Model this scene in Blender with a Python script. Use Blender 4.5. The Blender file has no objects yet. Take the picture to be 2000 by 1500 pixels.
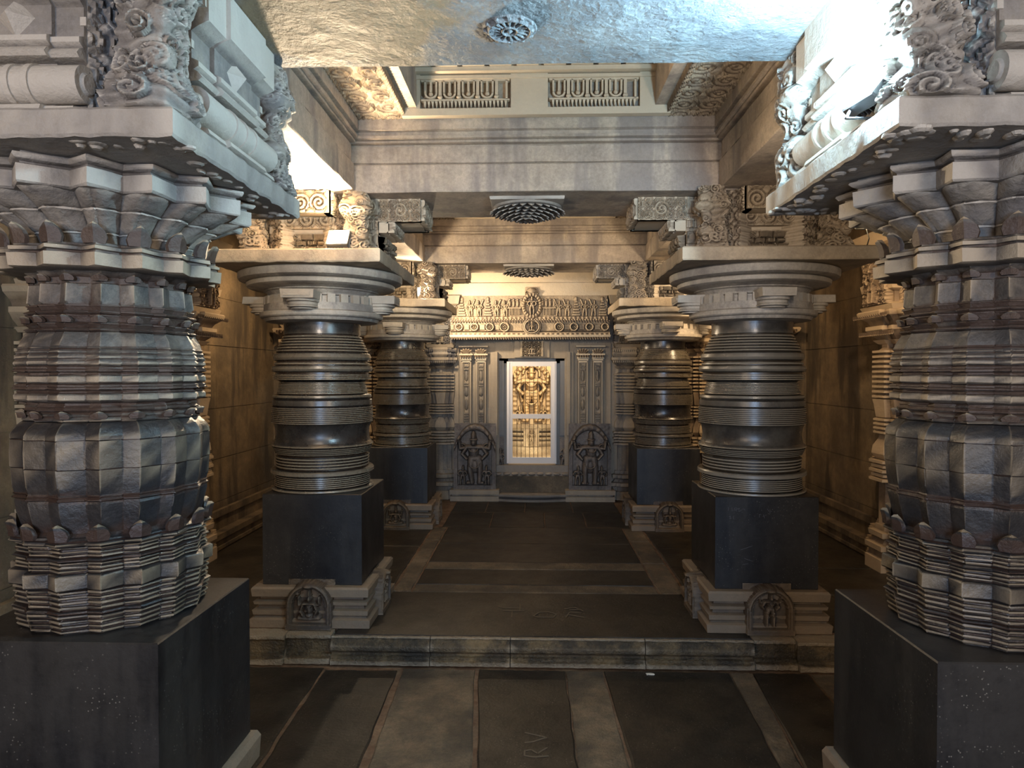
import bpy, math, random
import numpy as np
from mathutils import Matrix, Vector
random.seed(7); np.random.seed(7)
PI = math.pi
S = bpy.context.scene
C = S.collection

# ------------------------------------------------------------------ camera, world, exposure, lights
cam_d = bpy.data.cameras.new('camera'); cam = bpy.data.objects.new('camera', cam_d); C.objects.link(cam)
cam_d.sensor_width = 36; cam_d.lens = 24; cam_d.clip_start = .05
cam.location = (0, 0, 1.75)
cam.rotation_euler = (math.radians(90 - .945), 0, math.radians(1.80))
S.camera = cam
S.view_settings.view_transform = 'Standard'; S.view_settings.look = 'None'
S.view_settings.gamma = 1; S.view_settings.use_curve_mapping = False
S.view_settings.exposure = 1.42
w = bpy.data.worlds.new('world'); S.world = w; w.use_nodes = True
w.node_tree.nodes['Background'].inputs[0].default_value = (1.0, .86, .74, 1)
w.node_tree.nodes['Background'].inputs[1].default_value = .16

def light(name, kind, loc, energy, col, target=None, parent=None, size=.1, size_y=None, angle=150, blend=.8):
    d = bpy.data.lights.new(name, kind); d.energy = energy; d.color = col
    if kind == 'AREA':
        d.size = size
        if size_y: d.shape = 'RECTANGLE'; d.size_y = size_y
    else: d.shadow_soft_size = size
    if kind == 'SPOT': d.spot_size = math.radians(angle); d.spot_blend = blend
    o = bpy.data.objects.new(name, d); C.objects.link(o); o.location = loc
    if target is not None:
        v = Vector(target) - Vector(loc); o.rotation_euler = v.to_track_quat('-Z', 'Y').to_euler()
    if parent:
        o.parent = parent; o.location = Vector(loc) - parent.location
    return o
WARM = (1, .70, .40); WARM2 = (1, .78, .52); COOL = (.46, .78, 1)
# daylight from the entrance doorway behind the visitor
light('doorway_daylight', 'AREA', (.0, -3.4, 1.85), 62, (.48, .68, 1), (0, 4, 2.1), size=1.1, size_y=2.1)
light('entrance_fill', 'AREA', (-1.9, -1.3, 2.3), 15, (1, .74, .50), (-1.0, 2.5, 2.2), size=.5, size_y=.4)  # warm fill added behind the viewer for the near left column
light('entrance_fill', 'AREA', (1.9, -1.3, 2.3), 13, (1, .78, .56), (1.0, 2.5, 1.8), size=.5, size_y=.4)  # the same added fill on the right side

# ------------------------------------------------------------------ materials
def node(nt, t, **k):
    n = nt.nodes.new(t)
    for a, b in k.items(): setattr(n, a, b)
    return n
def stone(name, c1, c2, rough=.7, bump=.3, scale=6, stain=None, stain_amt=.5, edge=None, edge_amt=.8, dirt=None,
          speck=None, spec=.5, streak=True, patch=None, bdist=.012, fine=60):
    m = bpy.data.materials.new(name); m.use_nodes = True; nt = m.node_tree; L = nt.links.new
    b = nt.nodes['Principled BSDF']; b.inputs['Roughness'].default_value = rough
    b.inputs['Specular IOR Level'].default_value = spec
    geo = node(nt, 'ShaderNodeNewGeometry'); pos = geo.outputs['Position']
    def noise(sc, det=6, vec=None, r=.6):
        n = node(nt, 'ShaderNodeTexNoise'); n.inputs['Scale'].default_value = sc; n.inputs['Detail'].default_value = det
        n.inputs['Roughness'].default_value = r
        L(vec or pos, n.inputs['Vector']); return n.outputs['Fac']
    def ramp(f, a, bb):
        r = node(nt, 'ShaderNodeMapRange'); r.inputs['From Min'].default_value = a; r.inputs['From Max'].default_value = bb
        r.interpolation_type = 'SMOOTHSTEP'; L(f, r.inputs['Value']); return r.outputs['Result']
    def mix(f, A, B, mode='MIX'):
        x = node(nt, 'ShaderNodeMix', data_type='RGBA', blend_type=mode)
        for s, v in ((x.inputs[0], f), (x.inputs[6], A), (x.inputs[7], B)):
            if isinstance(v, (int, float)): s.default_value = v
            elif isinstance(v, tuple): s.default_value = (*v, 1)
            else: L(v, s)
        return x.outputs[2]
    def mul(a, k):
        q = node(nt, 'ShaderNodeMath', operation='MULTIPLY'); L(a, q.inputs[0])
        if isinstance(k, (int, float)): q.inputs[1].default_value = k
        else: L(k, q.inputs[1])
        return q.outputs[0]
    col = mix(ramp(noise(scale, 9, r=.72), .38, .60), c1, c2)
    def tone(f, a, bb, lo, hi):
        r = node(nt, 'ShaderNodeMapRange'); r.inputs['From Min'].default_value = a; r.inputs['From Max'].default_value = bb; r.inputs['To Min'].default_value = lo; r.inputs['To Max'].default_value = hi
        L(f, r.inputs['Value']); return r.outputs['Result']
    sc = node(nt, 'ShaderNodeVectorMath', operation='SCALE'); L(col, sc.inputs[0])
    mm = node(nt, 'ShaderNodeMath', operation='MULTIPLY'); L(tone(noise(1.7, 8, r=.7), .35, .65, .72, 1.22), mm.inputs[0]); L(tone(noise(48, 5, r=.8), .3, .7, .72, 1.25), mm.inputs[1]); L(mm.outputs[0], sc.inputs['Scale'])
    col = sc.outputs[0]
    if stain:
        mp = node(nt, 'ShaderNodeMapping'); mp.inputs['Scale'].default_value = (3.2, 3.2, .5) if streak else (1.6, 1.6, 1.6); L(pos, mp.inputs[0])
        col = mix(mul(ramp(noise(1.3, 5, mp.outputs[0]), .48, .62), stain_amt), col, stain)
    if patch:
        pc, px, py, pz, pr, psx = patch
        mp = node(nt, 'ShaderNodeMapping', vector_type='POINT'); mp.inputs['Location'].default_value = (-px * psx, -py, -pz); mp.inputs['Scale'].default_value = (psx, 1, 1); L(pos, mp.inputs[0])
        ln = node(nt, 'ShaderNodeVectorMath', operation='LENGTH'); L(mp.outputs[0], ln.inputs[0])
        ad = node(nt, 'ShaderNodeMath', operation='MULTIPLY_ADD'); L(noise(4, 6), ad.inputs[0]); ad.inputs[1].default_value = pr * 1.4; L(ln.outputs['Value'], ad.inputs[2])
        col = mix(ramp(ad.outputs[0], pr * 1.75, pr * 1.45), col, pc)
    col = mix(mul(ramp(noise(scale * 7, 4), .5, .75), .35), col, tuple(v * .45 for v in c1))
    if edge or dirt:
        pt = geo.outputs['Pointiness']
        if dirt: col = mix(mul(ramp(pt, .5, .44), .8), col, dirt)
        if edge: col = mix(mul(ramp(pt, .52, .60), edge_amt), col, edge)
    if speck:
        v = node(nt, 'ShaderNodeTexVoronoi'); v.inputs['Scale'].default_value = 75; L(pos, v.inputs['Vector'])
        col = mix(mul(ramp(v.outputs['Distance'], .20, .08), ramp(noise(7, 4), .46, .62)), col, speck)
    L(col, b.inputs['Base Color'])
    rr = node(nt, 'ShaderNodeMapRange'); rr.inputs['To Min'].default_value = max(.05, rough - .14); rr.inputs['To Max'].default_value = min(1, rough + .16)
    L(noise(scale * 2.2, 5), rr.inputs['Value']); L(rr.outputs[0], b.inputs['Roughness'])
    n1 = noise(fine, 6, r=.65); n2 = noise(scale * 2, 4)
    ad = node(nt, 'ShaderNodeMath', operation='ADD'); L(n1, ad.inputs[0]); L(mul(n2, 2.2), ad.inputs[1])
    bp = node(nt, 'ShaderNodeBump'); bp.inputs['Strength'].default_value = bump; bp.inputs['Distance'].default_value = bdist
    L(ad.outputs[0], bp.inputs['Height']); L(bp.outputs[0], b.inputs['Normal'])
    return m
def plain(name, col, rough=.5, metal=0, emit=None, es=1):
    m = bpy.data.materials.new(name); m.use_nodes = True; b = m.node_tree.nodes['Principled BSDF']
    b.inputs['Base Color'].default_value = (*col, 1); b.inputs['Roughness'].default_value = rough; b.inputs['Metallic'].default_value = metal
    if emit: b.inputs['Emission Color'].default_value = (*emit, 1); b.inputs['Emission Strength'].default_value = es
    return m
M = {}
M['beam'] = stone('beam_stone', (.53, .44, .34), (.43, .355, .285), .75, .25, 3, stain=(.17, .15, .15), stain_amt=.6)
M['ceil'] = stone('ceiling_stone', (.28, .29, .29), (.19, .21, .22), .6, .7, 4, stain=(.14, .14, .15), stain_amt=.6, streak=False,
                  patch=((.26, .19, .11), -.62, 2.15, 2.857, .38, 1.0), bdist=.02, fine=34)  # ochre patch: warm lamp glow on the near soffit, put into the colour
M['carve'] = stone('carved_stone', (.44, .35, .24), (.34, .27, .19), .75, .3, 7, stain=(.2, .165, .14), stain_amt=.5, edge=(.66, .56, .42), dirt=(.07, .045, .03))
M['carve_grey'] = stone('grey_carved_stone', (.33, .29, .24), (.22, .20, .18), .72, .4, 6, stain=(.13, .12, .12), stain_amt=.6, edge=(.52, .47, .40), dirt=(.055, .045, .04))
M['cap'] = stone('capital_stone', (.46, .41, .34), (.34, .31, .27), .55, .25, 5, stain=(.12, .11, .11), stain_amt=.6, edge=(.48, .42, .33), edge_amt=.5)
M['shaft'] = stone('polished_lathe_stone', (.034, .031, .028), (.017, .016, .016), .27, .10, 5, edge=(.40, .33, .23), edge_amt=.75, dirt=(.05, .03, .018), spec=.7, bdist=.004)
M['shaft_pale'] = stone('rubbed_lathe_stone', (.075, .07, .06), (.034, .032, .03), .30, .10, 5, edge=(.45, .40, .31), edge_amt=.75, dirt=(.05, .035, .02), spec=.7, bdist=.004)
M['black'] = stone('black_plinth_stone', (.007, .007, .009), (.014, .0135, .014), .40, .16, 3, stain=(.034, .031, .028), stain_amt=.6, speck=(.15, .14, .12), spec=.6, bdist=.004)
M['star_up'] = stone('star_shaft_stone', (.17, .14, .11), (.065, .058, .052), .52, .35, 5, stain=(.05, .046, .045), stain_amt=.8, edge=(.42, .34, .24), edge_amt=.85, dirt=(.06, .035, .025))
M['star_low'] = stone('dark_star_shaft_stone', (.020, .020, .023), (.036, .032, .030), .40, .3, 5, stain=(.020, .020, .022), stain_amt=.6, edge=(.34, .27, .18), edge_amt=.6, dirt=(.045, .025, .018))
M['base'] = stone('base_stone', (.15, .105, .065), (.085, .066, .048), .6, .35, 6, stain=(.05, .045, .045), stain_amt=.6, edge=(.33, .25, .17), edge_amt=.5, dirt=(.05, .028, .015))
M['wall'] = stone('wall_stone', (.21, .15, .085), (.13, .095, .058), .8, .3, 3, stain=(.055, .042, .03), stain_amt=.85)
M['wallcarve'] = stone('carved_wall_stone', (.27, .19, .11), (.17, .12, .08), .8, .3, 6, stain=(.08, .055, .04), stain_amt=.6, edge=(.5, .38, .24), dirt=(.05, .03, .018))
M['doorwall'] = stone('door_wall_stone', (.24, .20, .15), (.15, .135, .12), .6, .25, 4, stain=(.055, .055, .065), stain_amt=.85, edge=(.42, .34, .24), edge_amt=.5)
M['darkframe'] = stone('dark_frame_stone', (.05, .056, .06), (.032, .036, .04), .4, .1, 4, edge=(.25, .22, .18), edge_amt=.4)
M['stele'] = stone('stele_stone', (.19, .155, .13), (.12, .10, .09), .5, .3, 8, stain=(.03, .028, .028), stain_amt=.6, edge=(.33, .28, .22), edge_amt=.6, dirt=(.025, .018, .014))
M['slab'] = stone('dark_floor_slab', (.034, .026, .017), (.017, .014, .011), .50, .35, 4, stain=(.05, .04, .028), stain_amt=.5, speck=(.24, .21, .16), spec=.4, streak=False, bdist=.006)
M['strip'] = stone('chiselled_floor_stone', (.20, .15, .095), (.11, .088, .06), .55, .9, 5, stain=(.04, .036, .03), stain_amt=.6, streak=False, fine=95, bdist=.01)
M['mortar'] = stone('mortar', (.12, .065, .035), (.19, .125, .075), .85, .4, 9, bdist=.006)
M['step'] = stone('step_stone', (.19, .135, .07), (.055, .044, .03), .42, 1.0, 5, stain=(.03, .028, .026), stain_amt=.6, streak=False, speck=(.36, .28, .16), edge=(.4, .33, .24), fine=80, bdist=.012)
M['gold'] = stone('golden_idol_stone', (.62, .42, .20), (.48, .33, .17), .55, .2, 6, edge=(.8, .62, .36), dirt=(.05, .02, .006))
M['sanctum'] = stone('sanctum_stone', (.42, .33, .2), (.3, .22, .13), .8, .2, 4)
M['white'] = plain('white_painted_metal', (.74, .70, .68), .4)
M['bar'] = plain('dull_steel_bar', (.20, .15, .10), .4, .6)
M['lampbody'] = plain('grey_lamp_housing', (.10, .10, .10), .5, .3)
M['lampface_w'] = plain('warm_lit_glass', (1, .9, .7), .3, 0, (1, .80, .50), 30)
M['lampface_c'] = plain('cool_lit_glass', (1, 1, 1), .3, 0, (.75, .92, 1), 30)
M['cable'] = plain('black_cable', (.02, .02, .02), .5)
M['paper'] = plain('white_paper', (.8, .78, .7), .8)
M['scratch'] = plain('pale_scratch', (.12, .10, .07), .8)
M['scratch_blue'] = plain('grey_scratch', (.10, .10, .11), .8)
M['void'] = plain('dark_recess_stone', (.03, .02, .013), .9)

# ------------------------------------------------------------------ mesh builder
class MB:
    def __init__(s): s.v = []; s.f = []; s.m = []; s.M = Matrix.Identity(4)
    def add(s, vs, fs, mat=0):
        n = len(s.v); T = s.M
        s.v += [tuple(T @ Vector(p)) for p in vs]
        s.f += [tuple(i + n for i in f) for f in fs]; s.m += [mat] * len(fs)
    def box(s, x0, y0, z0, x1, y1, z1, mat=0, jit=0):
        p = [(x, y, z) for z in (z0, z1) for x, y in ((x0, y0), (x1, y0), (x1, y1), (x0, y1))]
        if jit: p = [tuple(c + random.uniform(-jit, jit) for c in q) for q in p]
        s.add(p, [(3, 2, 1, 0), (4, 5, 6, 7), (0, 1, 5, 4), (1, 2, 6, 5), (2, 3, 7, 6), (3, 0, 4, 7)], mat)
    def loops(s, rings, mat=0, cap=True):
        n = len(rings[0]); vs = [p for r in rings for p in r]; fs = []
        for k in range(len(rings) - 1):
            for i in range(n):
                j = (i + 1) % n; fs.append((k * n + i, k * n + j, (k + 1) * n + j, (k + 1) * n + i))
        if cap: fs.append(tuple(range(n - 1, -1, -1))); fs.append(tuple((len(rings) - 1) * n + i for i in range(n)))
        s.add(vs, fs, mat)
    def stack(s, poly, prof, mat=0):       # poly CCW in plan, prof = [(z, outward offset)] from the bottom up
        n = len(poly); mit = []
        for i in range(n):
            a, b, c = Vector(poly[i - 1]), Vector(poly[i]), Vector(poly[(i + 1) % n])
            e1 = (b - a).normalized(); e2 = (c - b).normalized()
            n1 = Vector((e1.y, -e1.x)); n2 = Vector((e2.y, -e2.x)); mm = n1 + n2
            mit.append(mm / max(.3, mm.dot(n1)) if mm.length > 1e-6 else n1)
        s.loops([[(poly[i][0] + mit[i].x * o, poly[i][1] + mit[i].y * o, z) for i in range(n)] for z, o in prof], mat)
    def lathe(s, prof, n=96, cx=0, cy=0, mat=0):
        s.loops([[(cx + r * math.cos(2 * PI * i / n), cy + r * math.sin(2 * PI * i / n), z) for i in range(n)] for z, r in prof], mat)
    def star(s, prof, n=16, sub=2, mat=0, phase=0):   # prof = (z, r tip, depth, bulge)
        rings = []; W = [1.35, .75, 1.1, .8, 1.25, .7, 1.15, .9] if n == 16 else [1] * 8
        cum = [0]
        for k in range(2 * n): cum.append(cum[-1] + W[k % 8])
        cum = [c * 2 * PI / cum[-1] for c in cum]; us = {2: (0, .5), 3: (0, .07, .93), 4: (0, .07, .5, .93), 6: (0, .06, .25, .5, .75, .94)}[sub]
        for z, r, a, bl in prof:
            ring = []
            for k in range(n):
                a0, a1, a2 = cum[2 * k] + phase, cum[2 * k + 1] + phase, cum[2 * k + 2] + phase; rv = r * (1 - a)
                P = [Vector((r * math.cos(a0), r * math.sin(a0))), Vector((rv * math.cos(a1), rv * math.sin(a1))), Vector((r * math.cos(a2), r * math.sin(a2)))]
                for q in range(2):
                    for t in us:
                        v = P[q].lerp(P[q + 1], t)
                        am = a0 + (a1 - a0) * t if q == 0 else a1 + (a2 - a1) * t
                        v = v + Vector((math.cos(am), math.sin(am))) * (bl * math.sin(PI * t))
                        k_ = 1 + random.gauss(0, .0032); ring.append((v.x * k_, v.y * k_, z + random.gauss(0, .0008)))
            rings.append(ring)
        s.loops(rings, mat)
    def extr(s, poly, y0, y1, mat=0):      # poly in (x,z), extruded along y
        n = len(poly); s.add([(x, y0, z) for x, z in poly] + [(x, y1, z) for x, z in poly],
              [tuple(range(n)), tuple(range(2 * n - 1, n - 1, -1))] + [(i, n + i, n + (i + 1) % n, (i + 1) % n) for i in range(n)], mat)
    def cyl(s, a, b, r, n=16, r2=None, mat=0):
        a = Vector(a); b = Vector(b); d = (b - a).normalized(); u = d.orthogonal().normalized(); w_ = d.cross(u); r2 = r if r2 is None else r2
        R = lambda c, q: [tuple(c + (u * math.cos(2 * PI * i / n) + w_ * math.sin(2 * PI * i / n)) * q) for i in range(n)]
        s.loops([R(a, r), R(b, r2)], mat)
    def ball(s, c, rx, ry, rz, n=12, mat=0):
        rings = [[(c[0] + rx * math.sin(PI * k / n) * math.cos(2 * PI * i / (2 * n)), c[1] + ry * math.sin(PI * k / n) * math.sin(2 * PI * i / (2 * n)), c[2] - rz * math.cos(PI * k / n)) for i in range(2 * n)] for k in range(1, n)]
        s.loops(rings, mat)
    def tube(s, pts, r, n=8, mat=0):
        for a, b in zip(pts[:-1], pts[1:]): s.cyl(a, b, r, n, mat=mat)
    def leaf(s, c, out, up, wd, ln, th, curl=0., mat=0):     # a petal: pointed leaf rising along up, facing out
        c = Vector(c); out = Vector(out).normalized(); up = Vector(up).normalized(); sd = up.cross(out)
        sh = ((0, .42), (.3, .5), (.6, .42), (.85, .2), (1, 0)); L_ = []; R_ = []; B = []
        for t, h in sh:
            p = c + up * (ln * t) + out * (curl * t * t)
            L_.append(tuple(p - sd * wd * h)); R_.append(tuple(p + sd * wd * h))
        front = [tuple(Vector(p) + out * th) for p in L_ + R_[::-1]]; back = [tuple(p) for p in L_ + R_[::-1]]
        mid = [tuple(c + up * (ln * t) + out * (curl * t * t + th * (1.9 if t < .9 else 1))) for t, h in sh]
        n = len(front); vs = front + back + mid; fs = []
        for i in range(4):
            fs.append((i, i + 1, 2 * n + i + 1, 2 * n + i)); fs.append((n - 1 - i, 2 * n + i, 2 * n + i + 1, n - 2 - i))
        for i in range(n): j = (i + 1) % n; fs.append((i, n + i, n + j, j))
        fs.append(tuple(n + i for i in range(n)))
        s.add(vs, fs, mat)
    def grid(s, F, nu, nv, mat=0, wrap=False):   # F(i,j) -> array [nv][nu][3]
        vs = F.reshape(-1, 3).tolist(); fs = []
        for j in range(nv - 1):
            for i in range(nu if wrap else nu - 1):
                k = (i + 1) % nu; fs.append((j * nu + i, j * nu + k, (j + 1) * nu + k, (j + 1) * nu + i))
        s.add(vs, fs, mat)
    def build(s, name, mats, parent=None, loc=None, ang=28, smooth=True):
        me = bpy.data.meshes.new(name); me.from_pydata(s.v, [], s.f); me.update()
        for q in (mats if isinstance(mats, (list, tuple)) else [mats]): me.materials.append(M[q] if isinstance(q, str) else q)
        if max(s.m or [0]): me.polygons.foreach_set('material_index', s.m)
        if smooth:
            me.shade_smooth(); me.set_sharp_from_angle(angle=math.radians(ang))
        o = bpy.data.objects.new(name, me); C.objects.link(o)
        if parent: o.parent = parent
        if loc: o.location = loc
        return o
def empty(name, loc, label, cat, group=None):
    o = bpy.data.objects.new(name, None); C.objects.link(o); o.location = loc; o.empty_display_size = .1
    o['label'] = label; o['category'] = cat
    if group: o['group'] = group
    return o
def tag(o, label, cat, group=None):
    o['label'] = label; o['category'] = cat
    if group: o['group'] = group
    return o
def struct(o): o['kind'] = 'structure'; return o

# ------------------------------------------------------------------ relief height fields (numpy)
def hnoise(U, V, sc, seed=0):
    r = np.random.RandomState(seed); o = np.zeros_like(U)
    for k in range(10):
        a, b, p = r.uniform(-1, 1, 3); q = sc * (1 + k * .35); o += np.sin(q * (a * U + b * V) * 6.28 + p * 6) / (1 + k * .3)
    return o / 5
def dome(U, V, cx, cy, rx, ry, h, rot=0):
    c, s_ = math.cos(rot), math.sin(rot); x = (U - cx) * c + (V - cy) * s_; y = -(U - cx) * s_ + (V - cy) * c
    return h * np.sqrt(np.clip(1 - (x / rx) ** 2 - (y / ry) ** 2, 0, 1))
def caps(U, V, x0, y0, x1, y1, r0, r1, h):
    dx, dy = x1 - x0, y1 - y0; t = np.clip(((U - x0) * dx + (V - y0) * dy) / (dx * dx + dy * dy + 1e-9), 0, 1)
    d = np.hypot(U - x0 - t * dx, V - y0 - t * dy); r = r0 + (r1 - r0) * t
    return h * np.sqrt(np.clip(1 - (d / r) ** 2, 0, 1))
def ring(U, V, cx, cy, rx, ry, w_, h, a0=None, a1=None):
    q = np.hypot((U - cx) / rx, (V - cy) / ry); d = np.abs(q - 1) * min(rx, ry)
    o = h * np.sqrt(np.clip(1 - (d / w_) ** 2, 0, 1))
    if a0 is not None:
        an = np.arctan2(V - cy, U - cx); o = o * ((an > a0) & (an < a1))
    return o
def scroll(U, V, cx, cy, R, h, hand=1, turns=2.0):
    x = (U - cx) * hand; y = V - cy; r = np.hypot(x, y); an = np.arctan2(y, x) / (2 * PI)
    pitch = R / turns; ph = (r / pitch - an) % 1.0
    return h * np.sqrt(np.clip(1 - (np.abs(ph - .5) / .33) ** 2, 0, 1)) * (r < R)
def figure(U, V, cx, y0, H, h, seated=False, sway=.03, arms=4, halo=True):
    mx = np.maximum; o = np.zeros_like(U); P = lambda x, y: (cx + x * H, y0 + y * H)
    def cp(a, b, r0, r1, k=1.):
        nonlocal o; o = mx(o, caps(U, V, *P(*a), *P(*b), r0 * H, r1 * H, h * k))
    if seated:
        cp((-.26, .10), (.05, .07), .085, .06); cp((.26, .10), (-.05, .07), .085, .06, .95); b = .12
    else:
        cp((-.07 - sway, .03), (-.09, .27), .042, .055); cp((-.09, .27), (-.05, .47), .055, .08)
        cp((.09, .03), (.10, .27), .042, .055); cp((.10, .27), (.06, .47), .055, .08); b = .45
        cp((-.13, .02), (-.05, .02), .03, .025, .8); cp((.07, .02), (.15, .02), .03, .025, .8)
    s_ = (1 - b) / .55
    Y = lambda t: b + (t - .45) * s_
    o = mx(o, dome(U, V, *P(0, Y(.48)), .13 * H, .07 * H, h))
    o = mx(o, dome(U, V, *P(sway, Y(.60)), .095 * H, .12 * H * s_, h * 1.1))
    cp((-.14, Y(.685)), (.14, Y(.685)), .045, .045)
    o = mx(o, dome(U, V, *P(sway, Y(.775)), .058 * H, .07 * H * s_, h * 1.35))
    o = mx(o, dome(U, V, *P(sway, Y(.87)), .05 * H, .12 * H * s_, h * 1.15))
    o = mx(o, dome(U, V, *P(sway, Y(.83)), .075 * H, .02 * H, h * 1.3))
    for sg in (-1, 1):
        cp((sg * .15, Y(.68)), (sg * .23, Y(.56)), .04, .034); cp((sg * .23, Y(.56)), (sg * .15, Y(.47)), .034, .03, 1.1)
        if arms > 2:
            cp((sg * .15, Y(.68)), (sg * .27, Y(.66)), .036, .03, .9); cp((sg * .27, Y(.66)), (sg * .29, Y(.80)), .03, .03, .9)
            o = mx(o, dome(U, V, *P(sg * .30, Y(.86)), .05 * H, .055 * H, h * .9))
    o = mx(o, ring(U, V, *P(sway, Y(.66)), .08 * H, .06 * H, .012 * H, h * 1.3, -PI, 0))
    o = mx(o, ring(U, V, *P(0, Y(.40)), .1 * H, .1 * H, .014 * H, h * 1.15, -PI, 0)) if not seated else o
    if halo: o = mx(o, ring(U, V, *P(sway, Y(.80)), .14 * H, .14 * H * s_, .02 * H, h * .6, -.3, PI + .1))
    return o
def relief(mb, x0, z0, x1, z1, y, fn, res=.006, depth=.03, mat=0, clip=None):
    """height field facing -y: front surface at y - height, closed at the back by a skirt of the given depth"""
    nu = max(4, int((x1 - x0) / res)); nv = max(4, int((z1 - z0) / res))
    U, V = np.meshgrid(np.linspace(x0, x1, nu), np.linspace(z0, z1, nv)); H = fn(U, V)
    F = np.stack([U, y - H, V], -1)
    P = np.zeros((nv + 2, nu + 2, 3)); P[1:-1, 1:-1] = F
    P[0, 1:-1] = F[0]; P[-1, 1:-1] = F[-1]; P[1:-1, 0] = F[:, 0]; P[1:-1, -1] = F[:, -1]
    P[0, 0] = F[0, 0]; P[0, -1] = F[0, -1]; P[-1, 0] = F[-1, 0]; P[-1, -1] = F[-1, -1]
    for sl in ((0, slice(None)), (-1, slice(None)), (slice(None), 0), (slice(None), -1)): P[sl][..., 1] = y + depth
    mb.grid(P, nu + 2, nv + 2, mat)
def scroll_field(seed, R=.05, h=.018, x0=0, z0=0):
    """rows of foliage scrolls"""
    def fn(U, V):
        i = np.floor((U - x0) / (2 * R)); j = np.floor((V - z0) / (2 * R))
        x = U - x0 - (i + .5) * 2 * R; y = V - z0 - (j + .5) * 2 * R
        hand = np.where((i + j) % 2 < 1, 1, -1); r = np.hypot(x, y); an = np.arctan2(y, x * hand) / (2 * PI)
        ph = (r / (R / 2.2) - an) % 1
        o = h * np.sqrt(np.clip(1 - (np.abs(ph - .5) / .34) ** 2, 0, 1)) * (r < R * .97)
        o = np.maximum(o, h * .7 * np.sqrt(np.clip(1 - ((np.hypot(np.abs(x) - R, np.abs(y) - R)) / (R * .42)) ** 2, 0, 1)))
        return o * (1 + .25 * hnoise(U, V, 1 / R, seed))
    return fn
def sqr(hx, hy=None): hy = hy or hx; return [(-hx, -hy), (hx, -hy), (hx, hy), (-hx, hy)]
def stepsq(h, p, c):     # square of half-size h with a central projection p over half-width c on each side
    q = []
    for k in range(4):
        a = k * PI / 2; cs, sn = round(math.cos(a)), round(math.sin(a))
        for x, y in ((-h, -h), (-c, -h), (-c, -h - p), (c, -h - p), (c, -h)): q.append((x * cs - y * sn, x * sn + y * cs))
    return q
def rough_edge(mb, x0, y0, x1, y1, z0, z1, n, amp, mat=0):
    """slab with chipped, slightly wavy edges"""
    pts = []
    for (a, b) in (((x0, y0), (x1, y0)), ((x1, y0), (x1, y1)), ((x1, y1), (x0, y1)), ((x0, y1), (x0, y0))):
        for k in range(n):
            t = k / n; pts.append((a[0] + (b[0] - a[0]) * t + random.uniform(-amp, amp), a[1] + (b[1] - a[1]) * t + random.uniform(-amp, amp)))
    c = ((x0 + x1) / 2, (y0 + y1) / 2); b_ = min(.008, (z1 - z0) * .3)
    sc = lambda q, k: [(c[0] + (p[0] - c[0]) * (1 - k / max(.05, abs(x1 - x0) / 2)), c[1] + (p[1] - c[1]) * (1 - k / max(.05, abs(y1 - y0) / 2))) for p in q]
    R = [[(x, y, z0 + random.uniform(-amp, amp) * .6) for x, y in sc(pts, b_ * .6)], [(x, y, z0 + b_) for x, y in pts], [(x, y, z1 - b_) for x, y in pts], [(x, y, z1) for x, y in sc(pts, b_)]]
    mb.loops(R, mat)

# ------------------------------------------------------------------ FLOOR
FL, FU = 0.0, .17
mb = MB()
mb.box(-3.1, -5, -.12, 3.2, 4.2, -.010, 2)
def slab(p, z, mat, n=10, amp=.006, th=.05):
    """floor stone from a 4-corner plan polygon with uneven edges"""
    pts = []
    for k in range(4):
        a, b = Vector(p[k]), Vector(p[(k + 1) % 4])
        for i in range(n): v = a.lerp(b, i / n); pts.append((v.x + random.uniform(-amp, amp), v.y + random.uniform(-amp, amp)))
    cx = sum(q[0] for q in pts) / len(pts); cy = sum(q[1] for q in pts) / len(pts)
    dz = random.uniform(-.002, .002); inn = []
    for x, y in pts:
        d = Vector((cx - x, cy - y)); d.normalize(); inn.append((x + d.x * .010, y + d.y * .010, z + dz))
    mb.loops([[(x, y, z - th) for x, y in pts], [(x, y, z - .006 + dz) for x, y in pts], inn], mat)
def seam(xn, xf, y): return xn + (xf - xn) * (y - 3.02) / (4.0 - 3.02)
seams = [(-2.95, -2.95), (-2.2, -2.2), (-1.222, -1.235), (-.757, -.785), (-.263, -.335), (.202, .186), (.435, .41), (1.10, 1.147), (1.20, 1.275), (1.596, 1.60), (2.3, 2.3), (3.05, 3.05)]
mats = [0, 0, 0, 1, 0, 1, 0, 1, 0, 1, 0]
gaps = [.008, .008, .010, .018, .012, .003, .008, .003, .005, .007, .008, 0]
for k in range(11):
    for (ya, yb) in ((-1.5, .6), (.6, 2.2), (2.2, 4.0)):
        a, b = seams[k], seams[k + 1]; g0, g1 = gaps[k], gaps[k + 1]
        if ya >= 2.2 and k in (2, 3, 4): yb2 = yb - random.uniform(0, .03)
        else: yb2 = yb
        slab([(seam(*a, max(ya, 2.2)) + g0, ya + .004), (seam(*b, max(ya, 2.2)) - g1, ya + .004), (seam(*b, yb2) - g1, yb2 - .004), (seam(*a, yb2) + g0, yb2 - .004)], FL, mats[k], 14, .005)
struct(mb.build('floor', ['slab', 'strip', 'mortar'], ang=20))
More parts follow.
